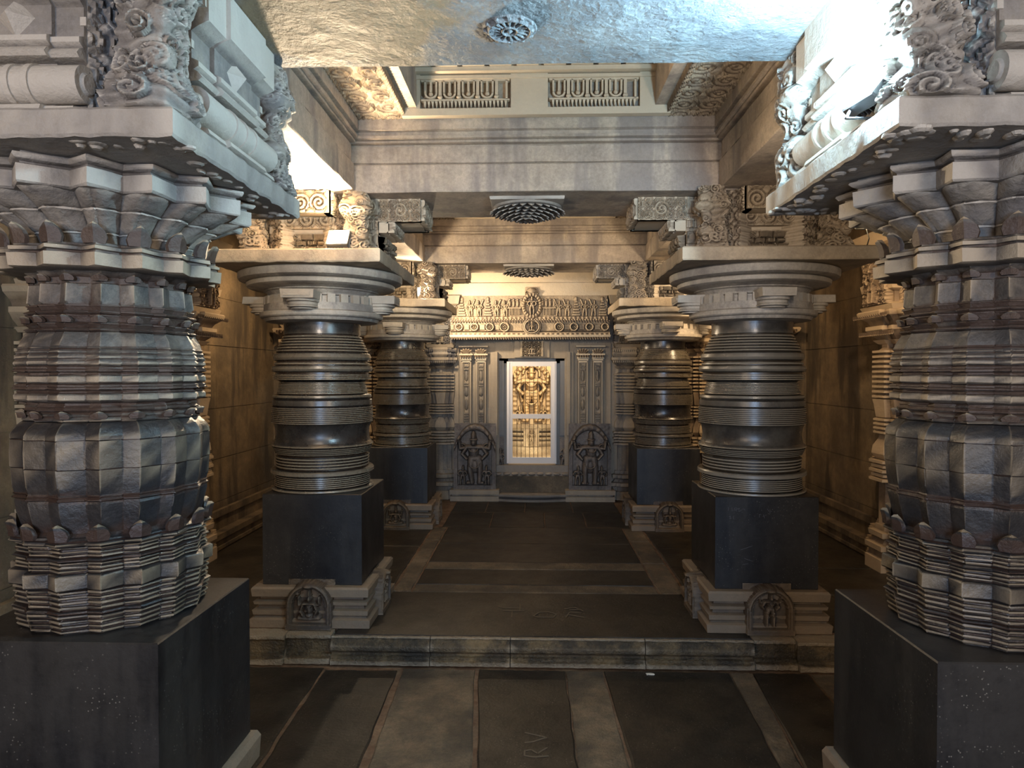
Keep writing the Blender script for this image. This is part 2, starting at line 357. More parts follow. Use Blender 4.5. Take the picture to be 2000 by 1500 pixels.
# upper floor
mb = MB()
mb.box(-3.1, 4.2, -.12, 3.2, 9.0, FU - .008, 2)
def row(xs, y0, y1, m, amp=.003):
    for i in range(len(xs) - 1): slab([(xs[i] + .004, y0 + .004), (xs[i + 1] - .004, y0 + .004), (xs[i + 1] - .004, y1 - .004), (xs[i] + .004, y1 - .004)], FU, m, 12, amp)
row([-1.21, 1.30], 4.068, 4.886, 0)
for (y0, y1, m) in ((4.886, 5.06, 1), (5.06, 5.46, 0), (5.46, 5.66, 1), (5.66, 6.29, 0), (6.29, 6.95, 0)):
    row([-.88, .90], y0, y1, m, .002)
row([-.94, -.45, .12, .55, .98], 6.96, 7.7, 0); row([-.94, -.55, -.1, .45, .98], 7.7, 8.45, 0)
for y0, y1 in ((4.886, 5.66), (5.66, 6.4), (6.4, 6.95)):
    row([-1.02, -.885], y0, y1, 1, .006); row([.905, 1.09], y0, y1, 1, .006)
for x0, x1 in ((-2.95, -1.75), (-1.75, -1.035), (1.105, 1.8), (1.8, 3.05)):
    for y0, y1 in ((4.215, 4.9), (4.9, 5.55), (5.55, 6.15), (6.15, 6.8), (6.8, 7.6)): row([x0, x1], y0 + random.uniform(-.02, .02), y1, 0, .004)
struct(mb.build('floor', ['slab', 'strip', 'mortar'], ang=20))
# step edge between the two levels
mb = MB()
prof = [(4.03, 0), (4.015, .005), (4.012, .028), (4.03, .036), (4.028, .05), (4.05, .056), (4.052, .066), (4.03, .085), (4.025, .11), (4.035, .135), (4.05, .152), (4.045, .156), (4.048, .164), (4.066, .165), (4.10, .13), (4.10, 0)]
def run_profile(mb, prof, x0, x1, n, jit=.002, mat=0, flip=False):
    rings = []
    for k in range(n + 1):
        x = x0 + (x1 - x0) * k / n; rings.append([(x, y + random.uniform(-jit, jit), z + random.uniform(-jit, jit) * .6) for y, z in prof])
    mb.loops([r[::-1] for r in rings] if not flip else rings, mat)
for a, b in ((-1.215, -.62), (-.615, -.14), (-.135, .66), (.665, 1.30)): run_profile(mb, prof, a, b, 26)
st = mb.build('step_edge', 'step'); tag(st, 'worn bull-nosed stone step spanning the aisle between the two floor levels', 'step')
for sx, xs, lab in ((-1, [(-1.225, -1.50), (-1.505, -2.2), (-2.205, -2.95)], 'stepped stone platform edge left of the moulded step'), (1, [(1.31, 1.555), (1.56, 2.3), (2.305, 3.05)], 'stepped stone platform edge right of the moulded step')):
    mb = MB()
    for q, (a, b) in enumerate(xs):
        lo, hi = min(a, b), max(a, b); y0 = 4.05 + (.035 if q == 0 else .01)
        p2 = [(y0 - .05, 0), (y0 - .05, .03), (y0 - .02, .035), (y0 - .02, .05), (y0, .055), (y0, .13), (y0 - .015, .14), (y0 - .015, .160), (4.16, .165), (4.16, 0)]
        run_profile(mb, p2, lo, hi, 22, .0025)
    tag(mb.build('platform_edge', 'step'), lab, 'step', 'platform edges')

# ------------------------------------------------------------------ COLUMN BASES AND PLINTHS
def col_base(parent, zb, zt, h=.378, mat='base'):
    mb = MB(); H = zt - zb; hb = h - .065
    P = [(0, .06), (.20, .065), (.24, .04), (.27, .035), (.30, .045), (.42, .05), (.45, .02), (.52, .018), (.55, .04), (.63, .045), (.66, .012), (.73, .01), (.76, .05), (.95, .055), (1, .045)]
    mb.stack(sqr(hb), [(zb + t * H, o) for t, o in P])
    rough = mb.build('base', mat, parent); return rough
def niche(parent, zb, w_, hgt, side, off, seated, seed):
    """arched niche with a carved deity, side 0 = faces -y, 1 = +x, 3 = -x"""
    mb = MB(); ang = {0: 0, 1: PI / 2, 3: -PI / 2}[side]; mb.M = Matrix.Rotation(ang, 4, 'Z')
    def fn(U, V):
        v = V - zb; hh = hgt; ar = hgt - w_ / 2
        ins = (np.abs(U) < w_ * .36) & (v < ar); arc = np.hypot(U, v - ar); ins = (ins | ((arc < w_ * .36) & (v >= ar))) & (v > .035)
        body = (np.abs(U) < w_ / 2) & (v < ar) | ((arc < w_ / 2) & (v >= ar))
        o = np.where(body, .045, -.03)
        o = np.where(ins, .012, o)
        o = o + np.where(body & ~ins, np.maximum(ring(U, v, 0, ar, w_ * .44, w_ * .44, .010, .014, 0, PI), 0), 0)
        o = o + np.where(body & ~ins & (v < ar) & (v > .03), .012 * (np.abs(np.abs(U) - w_ * .43) < .008), 0)
        fg = figure(U, v, 0, .045, hgt * .78, .04, seated, .02, 4, False)
        o = np.where(ins, o + fg, o) + np.where(body & (v < .03), .012, 0)
        o = o + dome(U, v, 0, hgt - .02, .026, .022, .022)
        return o + .003 * hnoise(U, V, 30, seed)
    relief(mb, -w_ / 2 - .004, zb, w_ / 2 + .004, zb + hgt + .004, -off, fn, .0055, .03)
    return mb.build('carved_niche', 'base', parent, ang=50)
def plinth(parent, zb, zt, h, mat='black', scratches=None):
    mb = MB(); b = .004
    mb.stack(sqr(h - b), [(zb, 0), (zb + b, b), (zt - b, b), (zt, 0)])
    return mb.build('plinth_block', mat, parent, ang=15)

# ------------------------------------------------------------------ LATHE COLUMNS (middle and far pairs)
def ribs(z0, r0, z1, r1, n, amp):
    o = []
    for k in range(n):
        for t, d in ((.02, 1), (.22, 1), (.30, .15), (.36, 0), (.80, 0), (.88, .15), (.96, 1)):
            u = (k + t) / n; o.append((z0 + (z1 - z0) * u, r0 + (r1 - r0) * u - amp * d))
    return o
def lathe_profile(fine=1., k=1.):
    n = lambda a: max(1, int(round(a * fine)))
    p = [(2.085, .246), (2.075, .25), (2.03, .246), (2.0, .25), (1.996, .24)]
    p += ribs(1.994, .252, 1.94, .275, n(2), .012) + ribs(1.94, .278, 1.885, .30, n(2), .010)
    p += [(1.88, .296), (1.872, .312), (1.85, .318), (1.832, .312), (1.826, .296)] + ribs(1.822, .305, 1.80, .312, 1, .012)
    p += [(1.797, .30), (1.792, .324), (1.775, .328), (1.758, .322), (1.752, .30), (1.742, .30)] + ribs(1.742, .316, 1.705, .318, n(2), .014)
    p += [(1.700, .285), (1.690, .272)] + ribs(1.690, .278, 1.615, .296, n(5), .010)
    p += [(1.610, .295), (1.604, .318), (1.590, .322), (1.578, .310), (1.572, .322), (1.54, .324), (1.532, .314)]
    p += ribs(1.530, .328, 1.424, .328, n(6), .006)
    p += [(1.420, .318), (1.410, .312), (1.385, .305), (1.35, .302), (1.32, .305), (1.30, .313), (1.288, .325), (1.278, .331), (1.273, .318)]
    p += ribs(1.270, .326, 1.225, .305, n(3), .010) + [(1.22, .288), (1.212, .285)] + ribs(1.212, .305, 1.135, .300, n(3), .014)
    p += [(1.130, .288), (1.126, .328), (1.118, .333), (1.10, .333), (1.094, .322), (1.09, .288)]
    p += ribs(1.088, .305, 1.015, .31, n(4), .013) + [(1.012, .30), (1.006, .33), (.997, .332), (.991, .326)]
    p = [(z, r * k) for z, r in p]
    return sorted(p, key=lambda q: q[0])
def lathe_column(x, y, label, k=1., fine=1., pl=.47, plx=None, pox=0, mats=('shaft', 'cap'), hc=.313, yoff=0, niches=(0,), mirror=1, seat=True, notes=None):
    e = empty('lathe_turned_column', (x, y, FU), label, 'column', 'lathe-turned columns of the aisle')
    e_z = -FU; zz = lambda v: v - FU
    b_ = col_base(e, 0, zz(.42)); b_.location.x = pox
    niche(b_, 0, .285, .285, 0, .378 - .03, seat, int(x * 10) + 50); niche(b_, 0, .26, .26, 1 if mirror > 0 else 3, .378 - .03, False, int(x * 10) + 60)
    p_ = plinth(e, zz(.42), zz(.990), hc); p_.location.x = pox
    mb = MB(); mb.lathe([(zz(z), r) for z, r in lathe_profile(fine, k)], 128); mb.build('shaft', mats[0], e, ang=22)
    mb = MB()
    # lower necking disc
    mb.lathe([(zz(z), r) for z, r in ((2.072, .24), (2.076, .30), (2.082, .36), (2.094, .368), (2.10, .372), (2.104, .388), (2.112, .396), (2.136, .398), (2.142, .385), (2.145, .372), (2.19, .368), (2.19, .345), (2.232, .343), (2.232, .30))], 128)
    nt = 28
    for i in range(nt):
        a = 2 * PI * i / nt; mb.M = Matrix.Rotation(a, 4, 'Z')
        hw = .024; mb.add([(.335, -hw, zz(2.188)), (.371, -hw, zz(2.188)), (.371, hw, zz(2.188)), (.335, hw, zz(2.188)), (.335, -hw, zz(2.240)), (.369, -hw, zz(2.240)), (.369, hw, zz(2.240)), (.335, hw, zz(2.240))],
                          [(3, 2, 1, 0), (4, 5, 6, 7), (0, 1, 5, 4), (1, 2, 6, 5), (2, 3, 7, 6), (3, 0, 4, 7)])
    mb.M = Matrix.Identity(4); mb.build('crenellated_drum', mats[1], e, ang=25)
    for i in range(4):
        mb = MB(); mb.M = Matrix.Rotation(i * PI / 2 - PI / 2, 4, 'Z')
        w_ = .098
        mb.box(.33, -w_, zz(2.20), .50, w_, zz(2.250), jit=.004)
        mb.box(.33, -w_ * .8, zz(2.213), .505, w_ * .8, zz(2.236), jit=.003)
        for (za, zc, ra, hw) in ((2.182, 2.202, .485, .092), (2.160, 2.182, .47, .084), (2.148, 2.160, .478, .088), (2.136, 2.148, .455, .07)):
            q = [(.33, -hw)] + [(.33 + (ra - .33) * (.55 + .45 * math.cos(t)), hw * math.sin(t)) for t in [(-.5 + u / 8) * PI for u in range(9)]] + [(.33, hw)]
            mb.stack(q, [(zz(za), -.004), (zz(za) + .003, 0), (zz(zc) - .003, 0), (zz(zc), -.004)])
        mb.build('lug', mats[1], e, ang=30)
    mb = MB()
    mb.lathe([(zz(z), r) for z, r in ((2.23, .30), (2.238, .335), (2.25, .338), (2.258, .345), (2.27, .355), (2.276, .372), (2.282, .368), (2.288, .40), (2.294, .425), (2.298, .462), (2.304, .474), (2.326, .478), (2.332, .470), (2.334, .445), (2.338, .50), (2.346, .522), (2.36, .528), (2.388, .528), (2.394, .518), (2.397, .50), (2.405, .49))], 128)
    mb.build('bell_disc', mats[1], e, ang=25)
    mb = MB(); plx = plx or pl
    rough_edge(mb, -plx, -pl + yoff, plx, pl + yoff, zz(2.400), zz(2.480), 22, .004); mb.build('abacus', 'carve', e)
    return e
LX, LY, RX, RY = -1.41, 4.53, 1.43, 4.53
L1c = lathe_column(LX, LY, 'polished dark lathe-turned stone column, nearer one on the left side, with lit lamp on its capital', 1., 1.5, .56, .515, .025, mats=('shaft', 'cap'), mirror=1)
R1c = lathe_column(RX, RY, 'paler shiny lathe-turned column, nearer one on the right side, scratched words on its black block', 1.02, 1.5, .56, .575, 0, mats=('shaft_pale', 'cap'), mirror=-1, seat=False)
L2c = lathe_column(-1.39, 7.20, 'smaller looking lathe-turned column on the left beside the doorway wall, lamp on its capital', .92, 2, .52, mats=('shaft', 'cap'), mirror=1)
R2c = lathe_column(1.355, 7.20, 'dark lathe-turned column on the right beside the doorway wall, without any lamp', .93, 2, .52, mats=('shaft', 'cap'), mirror=-1)
# faint scratched words on the right middle plinth
def strokes(mb, lst, w_, th, M_):
    mb.M = M_
    for pl_ in lst:
        for a, b in zip(pl_[:-1], pl_[1:]):
            d = Vector((b[0] - a[0], b[1] - a[1])); L_ = d.length
            if L_ < 1e-6: continue
            n_ = Vector((-d.y, d.x)) / L_ * w_
            q = [(a[0] - n_.x, a[1] - n_.y), (b[0] - n_.x, b[1] - n_.y), (b[0] + n_.x, b[1] + n_.y), (a[0] + n_.x, a[1] + n_.y)]
            mb.add([(x, y, 0) for x, y in q] + [(x, y, th) for x, y in q], [(0, 3, 2, 1), (4, 5, 6, 7), (0, 1, 5, 4), (1, 2, 6, 5), (2, 3, 7, 6), (3, 0, 4, 7)])
mb = MB(); k = .626 / 1580
def PX(x, y): return ((x - 880) * k, .57 - (y - 90) * k * .98)
SC = [[(290, 260), (290, 315)], [(345, 265), (350, 320)], [(375, 320), (385, 268), (420, 268), (425, 290), (390, 295), (425, 322)], [(430, 285), (460, 270), (450, 320), (480, 318), (478, 295)], [(500, 290), (540, 285), (540, 310)],
      [(300, 410), (330, 395), (310, 440), (345, 430)], [(365, 400), (372, 450)], [(760, 370), (790, 365)], [(768, 370), (765, 420)], [(830, 370), (845, 430)], [(815, 400), (850, 395)], [(885, 280), (935, 350)], [(930, 325), (955, 320)], [(480, 935), (660, 870)], [(540, 1070), (655, 1110)], [(515, 1165), (600, 1155)]]
strokes(mb, [[PX(*p) for p in s_] for s_ in SC], .0011, .0006, Matrix.Translation((0, -.3131, .25)) @ Matrix.Rotation(PI / 2, 4, 'X'))
mb.build('scratched_words', 'scratch_blue', [c for c in R1c.children if c.name.startswith('plinth')][0], smooth=False)
for o_ in R1c.children:
    pass

# ------------------------------------------------------------------ STAR COLUMNS (near pair)
def star_column(x, y, label, pl=.45, poff=(0, 0), topz=.99, mirror=1, pox=0):
    e = empty('star_shaped_column', (x, y, 0), label, 'column', 'star-shaped columns in the foreground')
    b_ = col_base(e, 0, .42, .345, 'base'); b_.location.x = pox; niche(b_, .12, .26, .31, 1 if mirror > 0 else 3, .345 - .03, False, 3)
    p_ = plinth(e, .42, topz, .306); p_.location.x = pox
    A = .062
    # lower dark body
    lo = []
    def band(z0, z1, r, a=A, lip=.004, b=0): lo.extend([(z0, r - lip, a, b), (z0 + .004, r, a, b), (z1 - .004, r, a, b), (z1, r - lip, a, b)])
    def wav(z0, z1, r0, r1, n, amp, a=A):
        for k in range(n):
            for t, d in ((0, 1), (.2, 1), (.26, .3), (.5, 0), (.80, .1), (.86, .9)):
                u = (k + t) / n; lo.append((z0 + (z1 - z0) * u, r0 + (r1 - r0) * u - amp * d, a, .004))
    wav(topz, 1.055, .264, .276, 4, .011); band(1.056, 1.063, .280); wav(1.064, 1.125, .268, .276, 4, .011); band(1.126, 1.170, .286, .10); lo.append((1.172, .262, A, 0))
    wav(1.173, 1.205, .270, .266, 3, .010); band(1.207, 1.214, .276); wav(1.216, 1.250, .266, .268, 3, .010); band(1.252, 1.262, .284); band(1.264, 1.272, .278)
    lo += [(1.275, .262, A, 0), (1.285, .250, A, .0), (1.31, .256, A, .0), (1.34, .264, A, .0), (1.37, .270, A, 0), (1.378, .268, A, 0)]
    band(1.380, 1.386, .276); band(1.390, 1.396, .272)
    lo += [(1.398, .268, A, 0), (1.42, .274, A, .0), (1.4705, .279, A, .0), (1.471, .275, A, .0), (1.473, .275, A, .0), (1.4735, .279, A, .0), (1.52, .280, A, .0), (1.5535, .279, A, 0), (1.554, .275, A, 0), (1.556, .275, A, 0), (1.5565, .279, A, 0), (1.568, .278, A, 0), (1.580, .272, A, 0), (1.592, .263, A, 0), (1.604, .248, A, 0), (1.606, .240, A, 0)]
    mb = MB(); mb.star(lo, 16, 3); mb.build('lower_shaft', 'star_low', e, ang=24)
    # foliage lugs around the foot of the bowl
    mb = MB()
    for k in range(16):
        a = 2 * PI * k / 16; hw = .030; c = Vector((math.cos(a), math.sin(a), 0))
        mb.leaf(c * .262 + Vector((0, 0, 1.268)), c, (0, 0, 1), .062, .048, .012, .010)
    mb.build('bud_ring', 'star_low', e, ang=40)
    # upper body
    lo = []
    lo.append((1.606, .236, A, 0)); band(1.608, 1.616, .250); band(1.620, 1.628, .245); lo.append((1.634, .232, A, 0)); band(1.638, 1.644, .246); band(1.648, 1.655, .242); lo.append((1.660, .236, A, 0))
    band(1.668, 1.688, .268); band(1.690, 1.696, .262); lo.append((1.699, .255, A, 0)); band(1.702, 1.706, .272); band(1.710, 1.714, .268); lo.append((1.718, .256, A, 0))
    band(1.720, 1.742, .268); band(1.744, 1.748, .262); lo.append((1.751, .256, A, 0)); band(1.754, 1.758, .271); band(1.762, 1.766, .268); lo.append((1.770, .258, A, 0))
    band(1.772, 1.786, .268); band(1.789, 1.802, .266); band(1.805, 1.815, .263); band(1.818, 1.826, .260)
    lo += [(1.828, .256, A, 0), (1.845, .250, A, 0), (1.862, .240, A, 0), (1.868, .236, A, 0), (1.869, .228, A, 0)]
    band(1.873, 1.879, .242); lo.append((1.882, .226, A, 0)); band(1.890, 1.896, .238); lo.append((1.900, .222, A, 0)); band(1.915, 1.920, .232); band(1.924, 1.930, .242); lo.append((1.934, .226, A, 0)); band(1.944, 1.949, .236)
    lo += [(1.951, .224, A, 0), (1.958, .232, .12, 0), (2.010, .228, .12, 0), (2.014, .212, A, 0), (2.030, .214, A, 0), (2.045, .236, A, 0), (2.052, .242, A, 0)]
    mb = MB(); mb.star(lo, 16, 3); mb.build('upper_shaft', 'star_up', e, ang=24)
    # small upturned tips on the necking rings
    mb = MB()
    for k in range(16):
        a = 2 * PI * k / 16; c = Vector((math.cos(a), math.sin(a), 0))
        for z, r in ((1.616, .24), (1.896, .228), (2.018, .214)): mb.leaf(c * r + Vector((0, 0, z)), c, (0, 0, 1 if z < 2 else 1), .045, .022, .010, .008)
    mb.build('leaf_tips', 'star_up', e, ang=40)
    # lotus disc
    mb = MB(); mb.star([(2.046, .215, .1, 0), (2.048, .300, .11, 0), (2.052, .316, .11, 0), (2.088, .318, .11, 0), (2.090, .306, .11, 0), (2.096, .304, .11, 0), (2.098, .314, .11, 0), (2.108, .314, .11, 0), (2.112, .300, .11, 0), (2.118, .298, .11, 0), (2.121, .285, .1, 0), (2.121, .2, .1, 0)], 16, 2)
    for k in range(16):
        a = 2 * PI * k / 16; c = Vector((math.cos(a), math.sin(a), 0))
        mb.leaf(c * .275 + Vector((0, 0, 2.116)), c, (0, 0, 1), .066, .060, .013, .018)
    mb.build('lotus_ring', 'star_up', e, ang=35)
    # fluted bell
    pr = []
    for i in range(13):
        t = i / 12; z = 2.118 + t * .134; r = .215 + .018 * t + .150 * t ** 1.9; pr.append((z, r, .10 + .05 * t, .010 + .012 * t))
        if i in (3, 8): pr.append((z + .002, r + .008, .10, .008)); pr.append((z + .006, r + .008, .10, .008)); pr.append((z + .008, r - .002 + .003, .10, .010))
    mb = MB(); mb.star(pr, 16, 6); mb.build('fluted_bell', 'carve_grey', e, ang=35)
    # stepped square-star cap under the slab
    mb = MB(); mb.star([(2.250, .36, .13, 0), (2.2505, .408, .15, 0), (2.256, .416, .15, 0), (2.300, .416, .15, 0), (2.303, .402, .15, 0), (2.309, .400, .15, 0), (2.314, .420, .15, 0), (2.322, .428, .15, 0), (2.328, .426, .15, 0), (2.330, .40, .15, 0), (2.337, .40, .15, 0)], 16, 2)
    mb.build('stepped_cap', 'carve_grey', e, ang=24)
    mb = MB(); px, py = poff
    rough_edge(mb, px - pl, py - pl, px + pl, py + pl, 2.335, 2.410, 26, .004)
    for k in range(150):
        sx, sy = random.choice((-1, 1)), random.uniform(-pl, pl); o_ = random.uniform(.36, pl - .03)
        q = (sx * o_, sy) if random.random() < .5 else (sy, sx * o_)
        if math.hypot(*q) < .42: continue
        mb.ball((px + q[0], py + q[1], 2.336), random.uniform(.010, .028), random.uniform(.010, .028), random.uniform(.005, .015), 5)
    mb.build('abacus', 'carve_grey', e)
    return e
NL = star_column(-1.352, 2.165, 'massive star-shaped fluted column filling the left foreground on a black block', .46, (0, -.04), .995, 1)
NR = star_column(1.387, 2.12, 'massive star-shaped fluted column filling the right foreground on a black block', .46, (-.062, 0), .99, -1, -.02)

# ------------------------------------------------------------------ BRACKET CAPITALS
def arm(L, hw, z0, z1, style, seed=0):
    mb = MB(); H = z1 - z0
    if style == 'near':
        P = [(0, 0), (L - .02, 0), (L, .02), (L - .005, .05), (L - .05, .075), (L - .075, .12), (L - .07, .25), (L - .07, .34), (L - .03, .35), (L - .02, .37), (L - .03, .40), (L - .045, .42), (L - .03, .44), (L - .03, .47), (L - .05, .49), (L - .05, .66), (L - .03, .69), (L, .72), (L, 1), (0, 1)]
        for (w0, w1, dx) in ((-hw, -hw * .55, -.014), (-hw * .55, hw * .55, 0), (hw * .55, hw, -.014)):
            mb.extr([(x + (dx if x > 0 else 0), z0 + t * H) for x, t in P], w0, w1)
        mb.cyl((L - .055, -hw - .012, z0 + .20 * H), (L - .055, hw + .012, z0 + .20 * H), .048, 24)
        for w_ in (-.3, 0, .3): mb.cyl((L - .055, w_ * hw - .008, z0 + .20 * H), (L - .055, w_ * hw + .008, z0 + .20 * H), .053, 24)
        for sg in (-1, 1):
            mb.cyl((L - .055, sg * (hw + .012), z0 + .2 * H), (L - .055, sg * (hw + .020), z0 + .2 * H), .030, 20, .024)
            # diamond boss on the cheek and a raised frame
            mb.box(.15, sg * hw - .008, z0 + .55 * H, L - .06, sg * hw + .008, z0 + .60 * H)
            mb.box(.15, sg * hw - .008, z0 + .80 * H, L - .02, sg * hw + .010, z0 + .86 * H)
        c = (L, 0, z0 + .585 * H)
        mb.add([(L - .05, -.05, c[2]), (L - .05, 0, c[2] - .05), (L - .05, .05, c[2]), (L - .05, 0, c[2] + .05), (L - .01, 0, c[2])], [(0, 1, 4), (1, 2, 4), (2, 3, 4), (3, 0, 4)])
    else:
        tiers = ((0, .20, .60), (.20, .24, .55), (.24, .40, .63), (.40, .44, .58), (.44, .60, .72), (.60, .64, .70), (.64, .98, 1.0))
        nn = 5
        for t0, t1, f in tiers:
            for k in range(nn):
                w0 = -hw + 2 * hw * k / nn; w1 = -hw + 2 * hw * (k + 1) / nn; pr = (.018 if k == 2 else .008 if k in (1, 3) else 0)
                Lx = L * f - .018 + pr
                P = [(0, z0 + t0 * H), (Lx - .018, z0 + t0 * H), (Lx, z0 + t0 * H + (t1 - t0) * H * .25), (Lx, z0 + t1 * H), (0, z0 + t1 * H)]
                mb.extr(P, w0, w1)
        r_ = .033
        mb.cyl((L * .56, -hw - .01, z0 + .13 * H), (L * .56, hw + .01, z0 + .13 * H), r_, 18)
        for sg in (-1, 1): mb.cyl((L * .56, sg * (hw + .008), z0 + .13 * H), (L * .56, sg * (hw + .018), z0 + .13 * H), .02, 16, .012)
        mb.box(0, -hw, z0 + .96 * H, L - .012, hw, z1)
        tp = lambda v: L * (.56 if v < .4 * H else .64 if v < .6 * H else 1)
        for sg in (-1, 1):
            m2 = MB(); relief(m2, .12, 0, L * .60, H, -hw, cells(seed * 7 + 3, L, H, .055, None, .034), .005, .03)
            m3 = MB(); relief(m3, L * .60, H * .62, L - .01, H, -hw, lambda U, V: .010 + scroll_field(seed + 2, .034, .018, L * .6, H * .62)(U, V), .006, .03)
            for q in (m2, m3): mb.add([(p[0], p[1] * (1 if sg < 0 else -1), p[2]) for p in q.v], [f if sg < 0 else f[::-1] for f in q.f])
        m2 = MB(); relief(m2, -hw, 0, hw, .38 * H, 0, lambda U, V: cells(seed + 40, 2 * hw, .38 * H, .08)(U + hw, V), .006, .02)
        mb.add([(L * .62 - p[1], p[0], p[2]) for p in m2.v], m2.f)
        for za, zb_, xx, sd in ((.64, .99, L * 1.0 - .004, 5), (.44, .62, L * .72 - .004, 6)):
            m2 = MB(); relief(m2, -hw, za * H, hw, zb_ * H, 0, lambda U, V: .008 + scroll_field(sd + seed, hw / 3.0, .016, -hw, za * H)(U, V), .006, .02)
            mb.add([(xx - p[1], p[0], p[2]) for p in m2.v], m2.f)
        mb.box(0, -hw, z0 + .96 * H, L - .012, hw, z1)
        tp = lambda v: L * (.56 if v < .4 * H else .64 if v < .6 * H else 1)
        for sg in (-1, 1):
            m2 = MB(); relief(m2, .12, 0, L * .60, H, -hw, cells(seed * 7 + 3, L, H, .07, None, .034), .006, .03)
            m3 = MB(); relief(m3, L * .60, H * .62, L - .01, H, -hw, lambda U, V: .012 + scroll(U, V, L * .8, H * .80, .05, .018, 1, 2), .006, .03)
            for q in (m2, m3): mb.add([(p[0], p[1] * (1 if sg < 0 else -1), p[2]) for p in q.v], [f if sg < 0 else f[::-1] for f in q.f])
        m2 = MB(); relief(m2, -hw, 0, hw, .38 * H, 0, lambda U, V: cells(seed + 40, 2 * hw, .38 * H, .08)(U + hw, V), .006, .02)
        mb.add([(L * .62 - p[1], p[0], p[2]) for p in m2.v], m2.f)
        # beaded edge and hanging roundels
        for k in range(nn):
            wy = -hw + 2 * hw * (k + .5) / nn
            mb.ball((L - .02, wy, z0 + .80 * H), .018, hw / nn * .75, .05, 7)
            mb.ball((L * .74 - .016, wy, z0 + .52 * H), .016, hw / nn * .7, .028, 7)
            mb.ball((L * .66 - .016, wy, z0 + .32 * H), .018, hw / nn * .7, .026, 7)
    return mb
def cells(seed, L, H, cw=.075, taper=None, d=.03):
    """tiered block carving: little stepped blocks with roundels, leaves and frames"""
    rs = np.random.RandomState(seed); rows = [0, .16, .22, .42, .48, .66, .72, 1.0]
    spec = []
    for j in range(7):
        x = -.01
        while x < L:
            w_ = cw * rs.uniform(.7, 1.3); spec.append((x, min(L, x + w_), rows[j] * H, rows[j + 1] * H, rs.uniform(.3, 1), rs.randint(4), j)); x += w_
    def fn(U, V):
        o = np.full_like(U, -.01)
        for x0, x1, v0, v1, q, k, j in spec:
            cx, cy, hw, hh = (x0 + x1) / 2, (v0 + v1) / 2, (x1 - x0) / 2, (v1 - v0) / 2
            if taper and cx > taper(cy): continue
            m = (np.abs(U - cx) < hw * .93) & (np.abs(V - cy) < hh * .96); b = d * (.35 + .5 * q) * (1 if j % 2 == 0 else .55)
            c = np.full_like(U, b)
            if j % 2 == 0:
                if k == 0: c = c + dome(U, V, cx, cy, hw * .7, hh * .8, .016)
                elif k == 1: c = c + scroll(U, V, cx, cy, min(hw, hh) * .9, .012, 1, 1.8)
                elif k == 2: c = c + .012 * ((np.abs(np.abs(U - cx) - hw * .55) < hw * .14) | (np.abs(V - cy - hh * .5) < hh * .12))
                else: c = c + .010 * np.cos((U - cx) / hw * 1.4) + .006 * ((V - cy) / hh)
            o = np.where(m, c, o)
        return o + .0015 * hnoise(U, V, 30, seed)
    return fn
def bracket_figure(seed, H=.44, R=.085, hand=1):
    """rearing lion-like bracket figure: swelling body with mane curls, eye and paws, facing -y/+x"""
    nu, nv = 110, 120; th = np.linspace(0, 2 * PI, nu, endpoint=False); t = np.linspace(0, 1, nv)
    T, Z = np.meshgrid(th, t)
    base = R * (.95 + .18 * np.sin(Z * 9 + 1) + .12 * np.sin(Z * 17 + seed))
    sq = 1 / np.maximum(np.abs(np.cos(T)), np.abs(np.sin(T))); r = base * (.35 * sq + .65)
    U = T * R; V = Z * H
    rel = np.zeros_like(U); W = 2 * PI * R
    rs = np.random.RandomState(seed)
    for k in range(70):
        cx = rs.uniform(0, W); cy = rs.uniform(.02, .98) * H; q = rs.uniform(.016, .040); hh = rs.uniform(.012, .024)
        for sh in (-W, 0, W): rel = np.maximum(rel, scroll(U, V, cx + sh, cy, q, hh, 1 if k % 2 else -1, rs.choice((1.3, 1.8, 2.2))))
    f = (7 * PI / 4) * R if hand > 0 else (5 * PI / 4) * R
    for yy, rx, hh in ((.84, .045, .02), (.66, .05, .034), (.52, .038, .022), (.30, .05, .030)): rel = np.where(dome(U, V, f, yy * H, rx, .034, 1) > 0, np.maximum(rel * .45, dome(U, V, f, yy * H, rx, .034, hh) + rel * .5), rel)
    rel = rel + .004 * np.cos(V * 190 + 2 * np.sin(U * 40)) * (rel < .006)
    r = r + rel; r[0] *= .9; 
    F = np.stack([r * np.cos(T), r * np.sin(T), Z * H], -1)
    mb = MB(); mb.grid(F, nu, nv, 0, True)
    n0 = [tuple(v) for v in F[0]]; n1 = [tuple(v) for v in F[-1]]
    mb.add(n0, [tuple(range(nu - 1, -1, -1))]); mb.add(n1, [tuple(range(nu))])
    return mb
